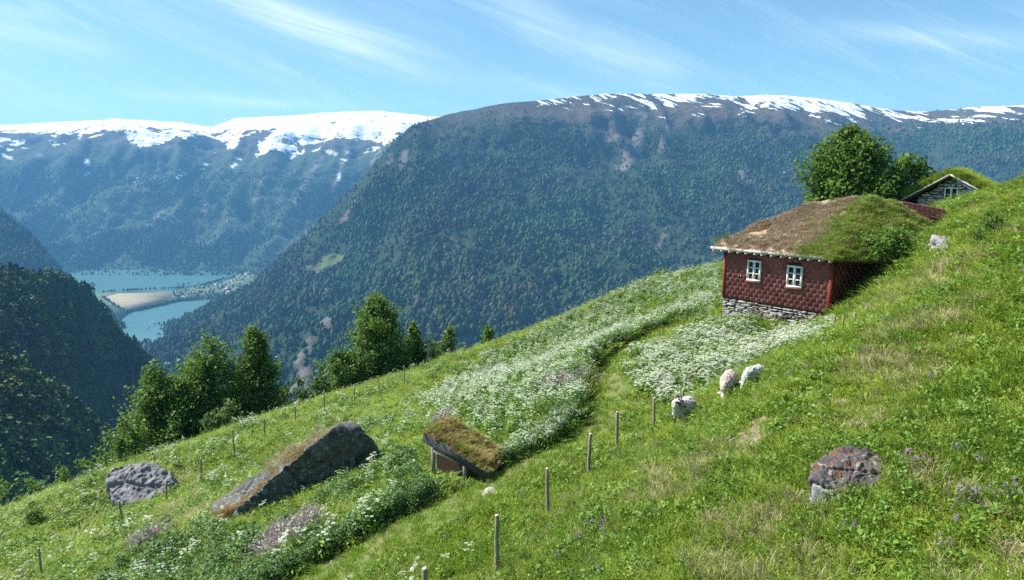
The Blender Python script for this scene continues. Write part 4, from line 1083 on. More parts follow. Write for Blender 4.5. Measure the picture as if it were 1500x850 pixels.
rock('boulder', [(166,752,'g'),(200,748,'g'),(240,730,'g'),(264,712,'g'),(148,700,0.5),(155,686,0.9),(193,671,1.6),(227,677,2.0),(267,695,1.6),(158,735,0.2),(200,700,3.2)], 9.7, M_GREYROCK,
     'pale grey rounded boulder at the edge of the meadow below the trees', 'boulder', rough=0.09, fine=0.022, freq=1.0, cracks=.5, chops=5, ncrack=10)
M_RUST = m_rock('rusty_rock', (0.075, 0.068, 0.085), (0.17, 0.15, 0.14), (0.42, 0.42, 0.34), (0.11, 0.11, 0.035), 2.6, rust=(0.24, 0.10, 0.06))
rock('rock', [(1192,706,'g'),(1215,722,'g'),(1245,728,'g'),(1285,712,'g'),(1302,698,'g'),(1184,690,0.1),(1188,683,0.25),(1216,660,0.55),(1238,652,.7),(1276,657,.8),(1306,675,.6),(1250,684,0.0),(1262,690,-.05)], 12.2, M_RUST,
     'rust and grey mottled rock lying in the grass of the near slope', 'rock', rough=0.045, fine=0.008, freq=2.2, cracks=.5, chops=4, ncrack=8)
rock('rock', [(1186,724,'g'),(1208,734,'g'),(1238,732,'g'),(1190,708,0.0),(1207,702,.1),(1234,711,.1),(1222,705,.2)], 14.9, m_rock('light_rock', (0.34, 0.34, 0.33), (0.44, 0.44, 0.42), (0.5, 0.5, 0.47), None, 4.0),
     'small pale grey stone at the foot of the rusty rock', 'rock', rough=0.025, fine=0.012, freq=5, ball=ICO4)
rock('rock', [(1370,362,'g'),(1382,366,'g'),(1394,362,'g'),(1365,345,.3),(1376,346,.4),(1386,350,.4),(1396,354,.3)], 17.2, m_rock('scree_rock', (0.30, 0.28, 0.29), (0.45, 0.43, 0.43), (0.5, 0.48, 0.46), None, 3.0),
     'small broken grey rock on the bank right of the red house', 'rock', rough=0.10, fine=0.06, freq=3, ball=ICO4, cracks=.4)
rock('rock', [(702,731,'g'),(716,730,'g'),(732,720,'g'),(712,714,.5),(728,712,.7)], 19.0, m_rock('path_rock', (0.36, 0.34, 0.30), (0.46, 0.43, 0.38), (0.5, 0.48, 0.42), None, 3.0),
     'flat pale stone set in the path below the sod shelter', 'rock', rough=0.03, fine=0.015, freq=3, ball=ICO4)
# bare earth scar on the near slope
def m_earth():
    m, nt, b = mat_new('bare_earth'); p = geo(nt); n1 = noise(nt, p, 3, 6, 0.7)
    setc(nt, b, mixc(nt, ramp(nt, n1, 0.3, 0.7), (0.16, 0.11, 0.085), (0.32, 0.25, 0.19))); bump(nt, b, n1, 1.0, 0.08); return m
Z_SCAR = Gpoly([(1074,638),(1098,624),(1126,606),(1138,620),(1122,648),(1116,674),(1096,674),(1080,658)])
draped('soil', Z_SCAR, m_earth(), 0.03, 0.05, 0.35, kind='structure', label='bare patch of pale earth on the near slope')

# ------------------------------------------------------------------ fence posts
def m_post():
    m, nt, b = mat_new('post_wood'); p = objco(nt)
    n1 = noise(nt, mapping(nt, p, (5, 5, 1)), 5, 5, 0.7); n2 = noise(nt, p, 10, 4, 0.7)
    c = mixc(nt, ramp(nt, n1, 0.3, 0.7), (0.17, 0.135, 0.095), (0.38, 0.32, 0.24)); c = mixc(nt, ramp(nt, n2, 0.60, 0.72), c, (0.42, 0.40, 0.33))
    setc(nt, b, c); bump(nt, b, n1, 0.6, 0.02); return m
M_POST = m_post(); M_POSTTOP = plain('post_cut_top', (0.62, 0.58, 0.50))
GRP1, GRP2, GRP3 = 'fence posts along the grass path', 'fence posts along the lower edge of the meadow', 'short stakes by the red house'
POSTS = [  # u, v base, v top, radius, group, label
 (625,905,833,.060,GRP1,'fence post cut off by the bottom edge of the photo, only its pale top showing'),
 (728,838,757,.055,GRP1,'rough barked fence post lowest on the path side, standing alone in short grass'),
 (803,757,686,.050,GRP1,'rough fence post between the lone lower post and the post by the path bend'),
 (861,700,635,.052,GRP1,'fence post with pale top in front of the bend of the grass path'),
 (904,662,603,.048,GRP1,'dark fence post just right of the post at the path bend'),
 (957,628,583,.045,GRP1,'grey fence post left of the sheep that faces the camera'),
 (1000,604,570,.045,GRP1,'dark fence post rising right behind the sheep that faces the camera'),
 (62,845,803,.045,GRP2,'fence post in tall weeds at the lower left corner of the meadow'),
 (117,782,762,.035,GRP2,'short thin stake in the weeds between the lower left corner post and the pale boulder'),
 (181,772,734,.045,GRP2,'dark fence post in front of the left end of the pale grey boulder'),
 (245,737,708,.040,GRP2,'thin fence post in front of the right end of the pale grey boulder'),
 (294,709,673,.045,GRP2,'leaning fence post between the pale grey boulder and the dark boulder'),
 (344,673,630,.045,GRP2,'fence post below the left group of trees, tallest of the posts there'),
 (389,645,613,.042,GRP2,'fence post at the right foot of the left group of trees'),
 (433,621,596,.042,GRP2,'leaning fence post against the meadow edge in the gap between the tree groups'),
 (475,611,573,.042,GRP2,'thin fence post left of the shrub below the middle tree'),
 (518,593,567,.040,GRP2,'fence post in front of the shrubs left of the tall middle tree'),
 (557,577,551,.040,GRP2,'fence post in front of the trunk of the tall middle tree'),
 (593,563,536,.042,GRP2,'fence post with a pale top at the right foot of the tall middle tree'),
 (629,551,535,.038,GRP2,'short fence post in front of the slim tree right of the tall middle tree'),
 (666,549,533,.038,GRP2,'fence post farthest along the lower edge, below the light green bush'),
 (1222,487,463,.04,GRP3,'grey stake against the near corner of the red house wall'),
 (1233,489,464,.04,GRP3,'middle of three stakes by the shaded side of the red house'),
 (1251,478,459,.04,GRP3,'stake farthest right by the shaded side of the red house'),
 (1160,513,493,.035,GRP3,'thin stake in the white flowers below the red house'),
]
def build_posts():
    r = np.random.default_rng(4)
    for (u, vb, vt, rad, grp, lab) in POSTS:
        b = G(u, vb); d = b[1]
        top = P(u, vt, d); hgt = max(0.25, float(top[2] - b[2]))
        mb = MB(); lean = r.normal(0, 0.035, 2) * hgt; n = 7; pts = []; rr = []
        for k in range(n):
            t = k / (n - 1); pts.append((lean[0] * t + r.normal(0, .006), lean[1] * t + r.normal(0, .006), -0.35 + (hgt + 0.35) * t)); rr.append(rad * (1.05 - 0.15 * t) * r.uniform(.93, 1.07))
        pts.append((pts[-1][0], pts[-1][1], hgt + 0.012)); rr.append(rad * 0.7)
        mb.tube(pts, rr, 10, 0, True, 1)
        me = mb.mesh('fence_post', [M_POST, M_POSTTOP], True)
        nm = 'fence_post' if grp != GRP3 else 'stake'
        link(nm, me, None, None, lab, 'fence post' if grp != GRP3 else 'stake', grp, b)
build_posts()

# ------------------------------------------------------------------ sheep
def m_wool(name, a, b2):
    m, nt, b = mat_new(name); p = objco(nt); n1 = noise(nt, p, 9, 5, 0.7); n2 = noise(nt, p, 30, 3, 0.6)
    setc(nt, b, mixc(nt, ramp(nt, n1, 0.3, 0.7), a, b2)); bump(nt, b, V(nt, 'ADD', n1, n2), 0.9, 0.03); b.inputs['Roughness'].default_value = 1.0; return m
def sheep(name, loc, heading, head_pose, wool, face, label, horns=False, scale=1.0, pitch=0.0):
    """heading: direction of the nose in radians; body along local +x"""
    root = empty(name, loc, label, 'sheep', 'sheep grazing by the white flowers', heading)
    root.scale = (scale,) * 3
    hd = {'up': [(.62,0,.86),(.72,0,1.0),(.90,0,.93)], 'graze': [(.64,0,.50),(.76,0,.27),(.90,0,.10)], 'side': [(.58,.04,.84),(.66,.18,.95),(.72,.36,.87)]}[head_pose]
    mb = MB(); sv_, sf_ = ico(3); tf = [tuple(f) for f in sf_]
    def ball(c, r3): mb.add(sv_ * np.array(r3) + np.array(c), tf)
    def limb(a, b, ra, rb, n=9):
        a, b = np.array(a, float), np.array(b, float)
        for q in range(n): t = q / (n - 1); w = ra + (rb - ra) * t; ball(a + (b - a) * t, (w, w, w))
    ball((-.36, 0, .60), (.27, .24, .25)); ball((-.05, 0, .58), (.36, .265, .26)); ball((.27, 0, .61), (.24, .22, .25)); ball((.12, 0, .66), (.3, .2, .19)); ball((-.58, 0, .58), (.06, .06, .12))
    limb((.36, 0, .66), hd[0], .19, .14); limb(hd[0], hd[1], .135, .10); limb(hd[1], hd[2], .098, .058)
    for s in (-1, 1):
        limb((.28, s*.12, .50), (.31, s*.13, .26), .10, .048); limb((.31, s*.13, .26), (.30, s*.13, .05), .044, .036); limb((.30, s*.13, .05), (.335, s*.13, .03), .040, .042, 4)
        limb((-.40, s*.13, .52), (-.36, s*.14, .40), .14, .085); limb((-.36, s*.14, .40), (-.45, s*.14, .25), .075, .046); limb((-.45, s*.14, .25), (-.41, s*.14, .05), .042, .036); limb((-.41, s*.14, .05), (-.375, s*.14, .03), .040, .042, 4)
    me0 = mb.mesh('sheep_body', [wool]); tmp = bpy.data.objects.new('tmp', me0); COL.objects.link(tmp)
    md = tmp.modifiers.new('r', 'REMESH'); md.mode = 'VOXEL'; md.voxel_size = .021; md.use_smooth_shade = True
    sm_ = tmp.modifiers.new('s', 'SMOOTH'); sm_.factor = .6; sm_.iterations = 4
    me = bpy.data.meshes.new_from_object(tmp.evaluated_get(bpy.context.evaluated_depsgraph_get())); bpy.data.objects.remove(tmp); bpy.data.meshes.remove(me0); me.name = 'sheep_body'
    n = len(me.vertices); co = np.empty(n * 3, np.float32); me.vertices.foreach_get('co', co); co = co.reshape(-1, 3)
    no = np.empty(n * 3, np.float32); me.vertices.foreach_get('normal', no); no = no.reshape(-1, 3)
    poll, muz = np.array(hd[1]), np.array(hd[2])
    dh = np.linalg.norm(co - (poll * 0.35 + muz * 0.65), axis=1)
    body = sstep(co[:, 2], .30, .42) * sstep(dh, .15, .24)
    k = fbm(co * 9 + loc[0], 3)
    co = co + no * (0.035 * k * body + 0.02 * body)[:, None]
    me.vertices.foreach_set('co', co.ravel()); me.materials.clear(); me.materials.append(wool); me.materials.append(face)
    mi = []
    for p in me.polygons:
        q = co[list(p.vertices)].mean(0); d2 = np.linalg.norm(q - (poll * 0.3 + muz * 0.7))
        mi.append(1 if (q[2] < .27 and np.linalg.norm(q - muz) > .3) or d2 < .155 else 0)
    me.polygons.foreach_set('material_index', np.array(mi, np.int32)); me.update()
    o = link('sheep_body', me, root)
    ax = (muz - poll) / np.linalg.norm(muz - poll); side = np.cross(ax, [0, 0, 1]); side /= np.linalg.norm(side); up = np.cross(side, ax)
    for s in (-1, 1):
        mb = MB(); b0 = poll + side * s * .08 + up * .03
        tip = b0 + side * s * .15 - up * .05 - ax * .03; w = ax * .035
        th = up * .012
        mb.add([b0 - w + th, b0 + w + th, (b0 + tip) / 2 + w * 1.3 + th, tip + th*.3, (b0 + tip) / 2 - w * 1.3 + th, b0 - w - th, b0 + w - th, (b0 + tip) / 2 + w * 1.3 - th, tip - th*.3, (b0 + tip) / 2 - w * 1.3 - th],
               [(0,1,2,3,4), (9,8,7,6,5), (0,5,6,1), (1,6,7,2), (2,7,8,3), (3,8,9,4), (4,9,5,0)])
        mb.obj('ear', [face], o)
        ey = MB(); c = poll * .55 + muz * .45 + side * s * .078 + up * .035
        ev, ef = ico(1); ey.add(ev * .017 + c, [tuple(f) for f in ef]); ey.obj('eye', [plain('sheep_eye', (0.01, 0.008, 0.006), .2)], o)
        if horns:
            hb = MB(); pts = []; rr = []
            for q in range(8):
                a = q / 7 * 2.3; pts.append(tuple(poll + side * s * (.05 + .05 * q / 7) + up * (.06 + .11 * math.sin(a)) - ax * (.03 + .10 * (1 - math.cos(a)))))
                rr.append(.026 * (1 - .75 * q / 7))
            hb.tube(pts, rr, 7); hb.obj('horn', [plain('horn', (0.05, 0.045, 0.04), .5)], o)
    return root
W1 = m_wool('white_wool', (0.42, 0.39, 0.34), (0.64, 0.61, 0.55)); W2 = m_wool('pinkish_wool', (0.40, 0.33, 0.27), (0.54, 0.46, 0.39)); W3 = m_wool('clean_wool', (0.43, 0.42, 0.39), (0.62, 0.61, 0.58))
FD = plain('dark_face', (0.05, 0.045, 0.04)); FW = plain('white_face', (0.62, 0.57, 0.50))
q = G(1000, 622); sheep('sheep', q, math.radians(-128), 'side', W1, FD, 'white woolly sheep with black face turned to the camera by the fence posts', True, 0.92)
q = G(1066, 580); sheep('sheep', q, math.radians(-118), 'graze', W2, FW, 'pinkish beige sheep grazing head down below the white flowers', False, .85)
q = G(1104, 566); sheep('sheep', q, math.radians(-140), 'graze', W3, FW, 'whitest sheep, farthest up the slope, half hidden by the grass', False, 0.72)
# ------------------------------------------------------------------ trees and shrubs
def m_leaf(name, dark, light, trans=0.45):
    m = bpy.data.materials.new(name); m.use_nodes = True; nt = m.node_tree; nt.nodes.clear()
    out = nt.nodes.new('ShaderNodeOutputMaterial')
    t = attr(nt, 'tint'); p = geo(nt)
    n1 = noise(nt, p, 0.45, 3, 0.5)
    c = mixc(nt, V(nt, 'ADD', V(nt, 'MULTIPLY', t, 0.65), V(nt, 'MULTIPLY', n1, 0.35)), dark, light)
    d = nt.nodes.new('ShaderNodeBsdfPrincipled'); nt.links.new(c, d.inputs['Base Color']); d.inputs['Roughness'].default_value = 0.5; d.inputs['Specular IOR Level'].default_value = 0.3
    tr = nt.nodes.new('ShaderNodeBsdfTranslucent'); nt.links.new(mixc(nt, 0.6, c, (0.16, 0.26, 0.03)), tr.inputs[0])
    mx = nt.nodes.new('ShaderNodeMixShader'); mx.inputs[0].default_value = trans
    nt.links.new(d.outputs[0], mx.inputs[1]); nt.links.new(tr.outputs[0], mx.inputs[2]); nt.links.new(mx.outputs[0], out.inputs[0]); return m
M_LEAF1 = m_leaf('alder_leaf', (0.055, 0.125, 0.024), (0.19, 0.31, 0.055))
M_LEAF2 = m_leaf('birch_leaf', (0.06, 0.13, 0.022), (0.19, 0.31, 0.052))
M_LEAF3 = m_leaf('pale_shrub_leaf', (0.06, 0.12, 0.035), (0.14, 0.23, 0.07))
def m_bark(name, a, b2):
    m, nt, b = mat_new(name); p = objco(nt); n1 = noise(nt, mapping(nt, p, (4, 4, 1)), 3, 5, 0.7)
    setc(nt, b, mixc(nt, ramp(nt, n1, 0.35, 0.65), a, b2)); return m
M_BARK = m_bark('tree_bark', (0.06, 0.05, 0.04), (0.22, 0.20, 0.17))

def plant_tree(name, label, cat, base, hgt, width, prof, nclump, nleaf, leaf, seed, mat, group=None, clumpr=0.25, stems=1, low=0.06, parts=True):
    """prof(t) -> relative crown radius at relative height t. Leaf blades in clumps at the ends of limbs."""
    r = np.random.default_rng(seed); root = empty(name, base, label, cat, group)
    R = width / 2
    mb = MB(); cl = []
    for s in range(stems):
        so = r.normal(0, 0.12 * R, 2) if stems > 1 else np.zeros(2); hh = hgt * (1 if s == 0 else r.uniform(.7, .95))
        pts = [(so[0] * (0.5 + 1.6 * t) + r.normal(0, .03 * R), so[1] * (0.5 + 1.6 * t) + r.normal(0, .03 * R), -0.4 + (hh * 0.93 + 0.4) * t) for t in np.linspace(0, 1, 8)]
        tr = hgt * 0.016 * (1 if stems == 1 else 0.7)
        mb.tube(pts, [max(0.012, tr * (1.25 - 1.15 * t)) for t in np.linspace(0, 1, 8)], 7)
        nc = nclump // stems
        for k in range(nc):
            t = low + (1 - low) * (k + r.random()) / nc
            ang = k * 2.39996 + r.normal(0, .5); rad = prof(t) * R * math.sqrt(r.uniform(0.10, 1.0)) * (r.uniform(.7, 1.12) if r.random() < .8 else r.uniform(1.05, 1.32))
            z = hh * t; i = max(0, min(7, int(t * 7))); cx, cyy = pts[i][0], pts[i][1]
            c = np.array([cx + rad * math.cos(ang), cyy + rad * math.sin(ang), z]); cl.append((c, (0.55 + 0.75 * prof(t)) ))
            if rad > 0.2 * R:
                z0 = max(z - rad * r.uniform(.35, .8), hh * 0.04); j = max(0, min(7, int(z0 / hh * 7))); p0 = np.array(pts[j]); p0[2] = z0
                mid = (p0 + c) / 2 + np.array([0, 0, .06 * rad]); mb.tube([p0, mid, c], [tr * .38, tr * .24, .01], 5, 0, False)
    mb.obj('trunk', [M_BARK], root, True)
    vs = []; ti = []
    for (c, s) in cl:
        n = int(nleaf * r.uniform(.35, 1.25)); cr = clumpr * R * 2 * s * r.uniform(.7, 1.25) * 0.5 + 0.10
        d = r.normal(size=(n, 3)); d /= np.linalg.norm(d, axis=1)[:, None]
        ax = np.array([c[0], c[1], R * .9]); ax = ax / (np.linalg.norm(ax) + 1e-6); q = c + d * (cr * r.random((n, 1)) ** 0.55) * np.array([1.0, 1.0, 0.8]) + ax * (r.normal(0, .55, (n, 1)) * cr)
        nn = d * 0.7 + r.normal(size=(n, 3)) * 0.6 + np.array([0, 0, .35]); nn /= np.linalg.norm(nn, axis=1)[:, None]
        a = np.cross(nn, r.normal(size=(n, 3))); a /= np.linalg.norm(a, axis=1)[:, None]; b = np.cross(nn, a)
        L = leaf * r.uniform(.6, 1.3, (n, 1)); fold = nn * L * 0.18
        vs.append(np.stack([q - a * L, q + b * L * .62 + fold, q + a * L, q - b * L * .62 + fold], 1))
        ti.append(np.clip(r.normal(0.45, .22, n) + r.normal(0, .12), 0, 1))
    v = np.concatenate(vs).reshape(-1, 3); n = len(v) // 4
    me = new_mesh('crown', v, np.arange(4 * n).reshape(n, 4), [mat], None, False, {'tint': ('FACE', np.concatenate(ti))})
    link('crown', me, root); return root

def p_oval(t): return max(0.05, math.sin(math.pi * min(1, max(0, t)) ** 0.75) ** 0.7)
def p_cone(t): return max(0.10, (1 - min(1, abs(t)) ** 1.7) ** 0.8 * min(1, abs(t) / 0.15 + 0.45))
def p_taper(t): t = min(1, max(0, t)); return max(0.07, (1 - t) ** 0.62 * min(1, t / .2 + .6) * (1 + .10 * math.sin(t * 21)))
def p_col(t): t = min(1, max(0, t)); return max(0.12, (1 - t ** 3.2) ** 0.6 * min(1, t / .15 + .6) * (1 + .12 * math.sin(t * 17)))
def p_round(t): return max(0.08, (1 - abs(2 * t - 0.95) ** 2.4) ** 0.6 if abs(2 * t - 0.95) < 1 else 0.08)
def p_shrub(t): return max(0.1, (1 - min(1, abs(t)) ** 2.2) ** 0.5)
def tree_at(name, label, cat, u, vb, vt, d, wpx, prof, ncl, nl, leaf, seed, mat, group=None, lift=0, **kw):
    q = P(u, vb, d); x, y = float(q[0]), float(q[1]); z = float(H(x, y)); top = float(P(u, vt, d)[2])
    plant_tree(name, label, cat, (x, y, z + lift), top - z - lift, wpx * d / F, prof, ncl, nl, leaf, seed, mat, group, **kw)
GL, GM = 'trees and bushes below the meadow edge on the left', 'trees and bushes below the meadow edge in the middle'
tree_at('broadleaf_tree', 'bushy dark green tree on the left, lowest and widest of the left group', 'tree', 222, 650, 543, 47, 122, p_oval, 130, 120, .12, 1, M_LEAF1, GL, stems=3)
tree_at('broadleaf_tree', 'tall full tree standing in the middle of the left group', 'tree', 314, 630, 496, 50, 100, p_col, 180, 110, .12, 2, M_LEAF1, GL, stems=3)
tree_at('broadleaf_tree', 'pointed tree at the right end of the left group', 'tree', 379, 615, 488, 51, 98, p_taper, 160, 110, .12, 3, M_LEAF1, GL)
tree_at('broadleaf_tree', 'smaller round tree filling the gap before the pointed tree of the left group', 'tree', 272, 640, 560, 48, 80, p_oval, 90, 110, .12, 33, M_LEAF1, GL, stems=2)
tree_at('shrub', 'dark leafy bush at the left foot of the left tree group', 'bush', 192, 665, 618, 43, 62, p_shrub, 34, 80, .12, 4, M_LEAF1, GL, stems=3)
for i, (u, vb, vt, d, w, lab) in enumerate([(150, 700, 668, 44, 60, 'dark bush behind the top of the pale grey boulder'), (105, 720, 684, 45, 62, 'dark bush on the far side of the meadow edge, right of the low twin bushes'),
        (55, 735, 698, 44, 66, 'dark low bush on the meadow edge near the left side of the photo'), (8, 755, 712, 42, 66, 'dark low bush cut by the left side of the photo'),
        (330, 640, 588, 46, 54, 'pale leafy bush under the tall tree of the left group'), (412, 615, 570, 54, 36, 'small pale bush right of the pointed tree')]):
    tree_at('shrub', lab, 'bush', u, vb, vt, d, w, p_shrub, 34, 75, .11, 40 + i, M_LEAF3 if i >= 4 else M_LEAF1, GL, stems=3)
tree_at('broadleaf_tree', 'tallest tree in the middle, full rounded crown above the meadow edge', 'tree', 557, 560, 440, 56, 84, p_col, 150, 120, .13, 5, M_LEAF2, GM)
tree_at('broadleaf_tree', 'slim tree close on the right of the tallest middle tree', 'tree', 607, 545, 477, 58, 42, p_cone, 60, 90, .13, 6, M_LEAF2, GM)
tree_at('shrub', 'broad leafy bush at the left foot of the tallest middle tree', 'bush', 500, 580, 515, 54, 80, p_shrub, 60, 80, .13, 7, M_LEAF2, GM, stems=4)
tree_at('shrub', 'low bush left of the broad bush, sloping down to the meadow edge', 'bush', 458, 598, 552, 53, 50, p_shrub, 34, 75, .12, 8, M_LEAF3, GM, stems=3)
tree_at('broadleaf_tree', 'thin young tree rising from the light green bush', 'tree', 660, 535, 482, 60, 34, p_cone, 30, 70, .13, 9, M_LEAF2, GM)
tree_at('shrub', 'light green spreading bush right of the slim tree', 'bush', 642, 535, 497, 59, 64, p_shrub, 44, 70, .12, 10, M_LEAF3, GM, stems=4)
tree_at('broadleaf_tree', 'small tree farthest right of the middle group', 'tree', 714, 520, 482, 62, 38, p_oval, 30, 70, .13, 11, M_LEAF2, GM)
tree_at('shrub', 'pale green bush behind the white flowered bank left of the red house', 'bush', 970, 425, 396, 62, 44, p_shrub, 34, 70, .12, 12, M_LEAF3, None, stems=3)
tree_at('broadleaf_tree', 'big broad tree with a high rounded crown behind the sod roof', 'tree', 1238, 320, 194, 47, 110, p_round, 230, 130, .13, 13, M_LEAF2, 'trees behind the red house', low=.03, clumpr=.2)
tree_at('broadleaf_tree', 'lower spreading tree between the big broad tree and the stone cottage', 'tree', 1312, 315, 230, 47.5, 84, p_oval, 90, 95, .14, 14, M_LEAF1, 'trees behind the red house', stems=3, low=.05)
tree_at('shrub', 'small round bush on the crest right of the stone cottage', 'bush', 1447, 350, 310, 22.5, 40, p_shrub, 26, 60, .045, 15, M_LEAF2, None, stems=4, clumpr=.2)
tree_at('shrub', 'dark little bush in the grass left of the pale grey boulder', 'bush', 52, 765, 744, 31, 30, p_shrub, 16, 60, .06, 16, M_LEAF1, None, stems=3)
# bush rooted on the roof edge and hanging over the shaded wall
q = hw(1.15, 1.7, EAVE_Z + 0.25)
plant_tree('shrub', 'leafy bush hanging over the shaded eave of the sod roof', 'bush', tuple(q), 0.9, 1.9, p_shrub, 50, 60, .075, 17, M_LEAF2, None, stems=4, low=-.45)
q = hw(-HL - 0.1, 0.0, EAVE_Z + 0.15)
plant_tree('shrub', 'small green plant on the far left corner of the sod roof', 'bush', tuple(q), 0.42, 0.8, p_shrub, 12, 50, .045, 18, M_LEAF3, None, stems=3)
q = hw(-0.75, 0.0, EAVE_Z + 0.15)
plant_tree('shrub', 'small green plant on the roof edge above the right window', 'bush', tuple(q), 0.38, 0.8, p_shrub, 12, 50, .045, 19, M_LEAF2, None, stems=3)
# ------------------------------------------------------------------ meadow plants (instanced by geometry nodes; nobody could count them)
def m_veg(name, a, b2, dry=None, dryamt=0.0, trans=0.3, patch=0.35, gloss=0.3):
    m = bpy.data.materials.new(name); m.use_nodes = True; nt = m.node_tree; nt.nodes.clear()
    out = nt.nodes.new('ShaderNodeOutputMaterial'); p = geo(nt)
    oi = nt.nodes.new('ShaderNodeObjectInfo').outputs['Random']
    n1 = noise(nt, p, patch, 4, 0.6); n2 = noise(nt, p, patch * 3.1, 3, 0.6); n3 = noise(nt, p, 22, 2, 0.5)
    f = V(nt, 'ADD', V(nt, 'ADD', V(nt, 'MULTIPLY', ramp(nt, n1, 0.32, 0.68), 0.35), V(nt, 'MULTIPLY', oi, 0.25)), V(nt, 'MULTIPLY', attr(nt, 'tint'), 0.45), clamp=True)
    c = mixc(nt, f, a, b2)
    if dry is not None:
        g = V(nt, 'ADD', V(nt, 'MULTIPLY', ramp(nt, n2, 0.48, 0.75), dryamt), V(nt, 'MULTIPLY', ramp(nt, n3, 0.55, 0.75), dryamt * 0.6), clamp=True)
        c = mixc(nt, g, c, dry)
    d = nt.nodes.new('ShaderNodeBsdfPrincipled'); nt.links.new(c, d.inputs['Base Color']); d.inputs['Roughness'].default_value = 0.55; d.inputs['Specular IOR Level'].default_value = gloss
    tr = nt.nodes.new('ShaderNodeBsdfTranslucent'); nt.links.new(c, tr.inputs[0])
    mx = nt.nodes.new('ShaderNodeMixShader'); mx.inputs[0].default_value = trans
    nt.links.new(d.outputs[0], mx.inputs[1]); nt.links.new(tr.outputs[0], mx.inputs[2]); nt.links.new(mx.outputs[0], out.inputs[0]); return m
M_GRASS = m_veg('meadow_grass', (0.12, 0.24, 0.019), (0.42, 0.50, 0.064), (0.36, 0.32, 0.13), 0.30, 0.35)
M_MOWN = m_veg('mown_grass', (0.19, 0.33, 0.030), (0.37, 0.48, 0.06), (0.34, 0.31, 0.13), 0.3, 0.35)
M_DRY = m_veg('dry_grass', (0.38, 0.33, 0.17), (0.56, 0.49, 0.28), None, 0, 0.3)
M_RUSTG = m_veg('rusty_dry_grass', (0.36, 0.23, 0.09), (0.54, 0.42, 0.19), None, 0, 0.3)
M_SODB = m_veg('brown_sod_grass', (0.40, 0.31, 0.21), (0.64, 0.53, 0.38), (0.26, 0.10, 0.055), 0.4, 0.25)
M_WEED = m_veg('meadow_herb', (0.05, 0.145, 0.018), (0.24, 0.38, 0.052), None, 0, 0.3)
M_NETTLE = m_veg('nettle_leaf', (0.05, 0.125, 0.026), (0.15, 0.255, 0.06), None, 0, 0.25)
M_UMBEL = m_veg('white_umbel', (0.52, 0.58, 0.42), (0.72, 0.75, 0.62), None, 0, 0.25)
M_PURPLE = m_veg('purple_petal', (0.20, 0.10, 0.38), (0.34, 0.20, 0.52), None, 0, 0.2)
M_MAGENTA = m_veg('magenta_petal', (0.40, 0.08, 0.42), (0.50, 0.14, 0.50), None, 0, 0.2)
M_YELLOW = m_veg('yellow_petal', (0.62, 0.48, 0.02), (0.75, 0.60, 0.04), None, 0, 0.2)
M_MAUVE = m_veg('mauve_grass_plume', (0.22, 0.18, 0.22), (0.36, 0.30, 0.33), None, 0, 0.2)
M_DEAD = m_veg('dead_stem', (0.34, 0.27, 0.26), (0.55, 0.46, 0.44), None, 0, 0.1)

def blades(n, h, spread, w, seed, lean=0.45):
    r = np.random.default_rng(seed)
    a = r.random(n) * 6.283; rad = spread * np.sqrt(r.random(n)); x, y = rad * np.cos(a), rad * np.sin(a)
    hh = h * r.uniform(.5, 1.15, n); da = a + r.normal(0, 1.0, n); ln = hh * np.abs(r.normal(lean, .25, n))
    dx, dy = np.cos(da), np.sin(da); px, py = -dy, dx; ww = w * r.uniform(.7, 1.3, n)
    row = lambda t, k: (np.stack([x + dx*ln*t*t - px*ww*k, y + dy*ln*t*t - py*ww*k, hh*t*(1-.18*t)], -1), np.stack([x + dx*ln*t*t + px*ww*k, y + dy*ln*t*t + py*ww*k, hh*t*(1-.18*t)], -1))
    a0, b0 = row(0.0, 1.0); a1, b1 = row(0.55, .8); c2 = (row(1.0, 0)[0])
    a0[:, 2] -= .03; b0[:, 2] -= .03
    v = np.stack([a0, b0, a1, b1, c2], 1).reshape(-1, 3); k = (np.arange(n) * 5)[:, None]
    return v, np.concatenate([k + [0, 1, 3]] + [k + [0, 3, 2]] + [k + [2, 3, 4]])
def leaves(n, hmin, hmax, spread, size, seed, up=0.5, dome=0.0):
    r = np.random.default_rng(seed)
    a = r.random(n) * 6.283; rad = spread * np.sqrt(r.random(n)); z = hmin + (hmax - hmin) * r.random(n) ** 0.7 * (1 - dome * (rad / spread) ** 2)
    c = np.stack([rad*np.cos(a), rad*np.sin(a), z], -1)
    nn = np.stack([np.cos(a) * .5, np.sin(a) * .5, np.full(n, up)], -1) + r.normal(0, .45, (n, 3)); nn /= np.linalg.norm(nn, axis=1)[:, None]
    t = np.cross(nn, r.normal(size=(n, 3))); t /= np.linalg.norm(t, axis=1)[:, None]; b = np.cross(nn, t); s = size * r.uniform(.5, 1.35, (n, 1)); fold = nn * s * .2
    v = np.stack([c - t*s, c + b*s*.55 + fold, c + t*s, c - b*s*.55 + fold], 1).reshape(-1, 3)
    return v, np.arange(4*n).reshape(n, 4)
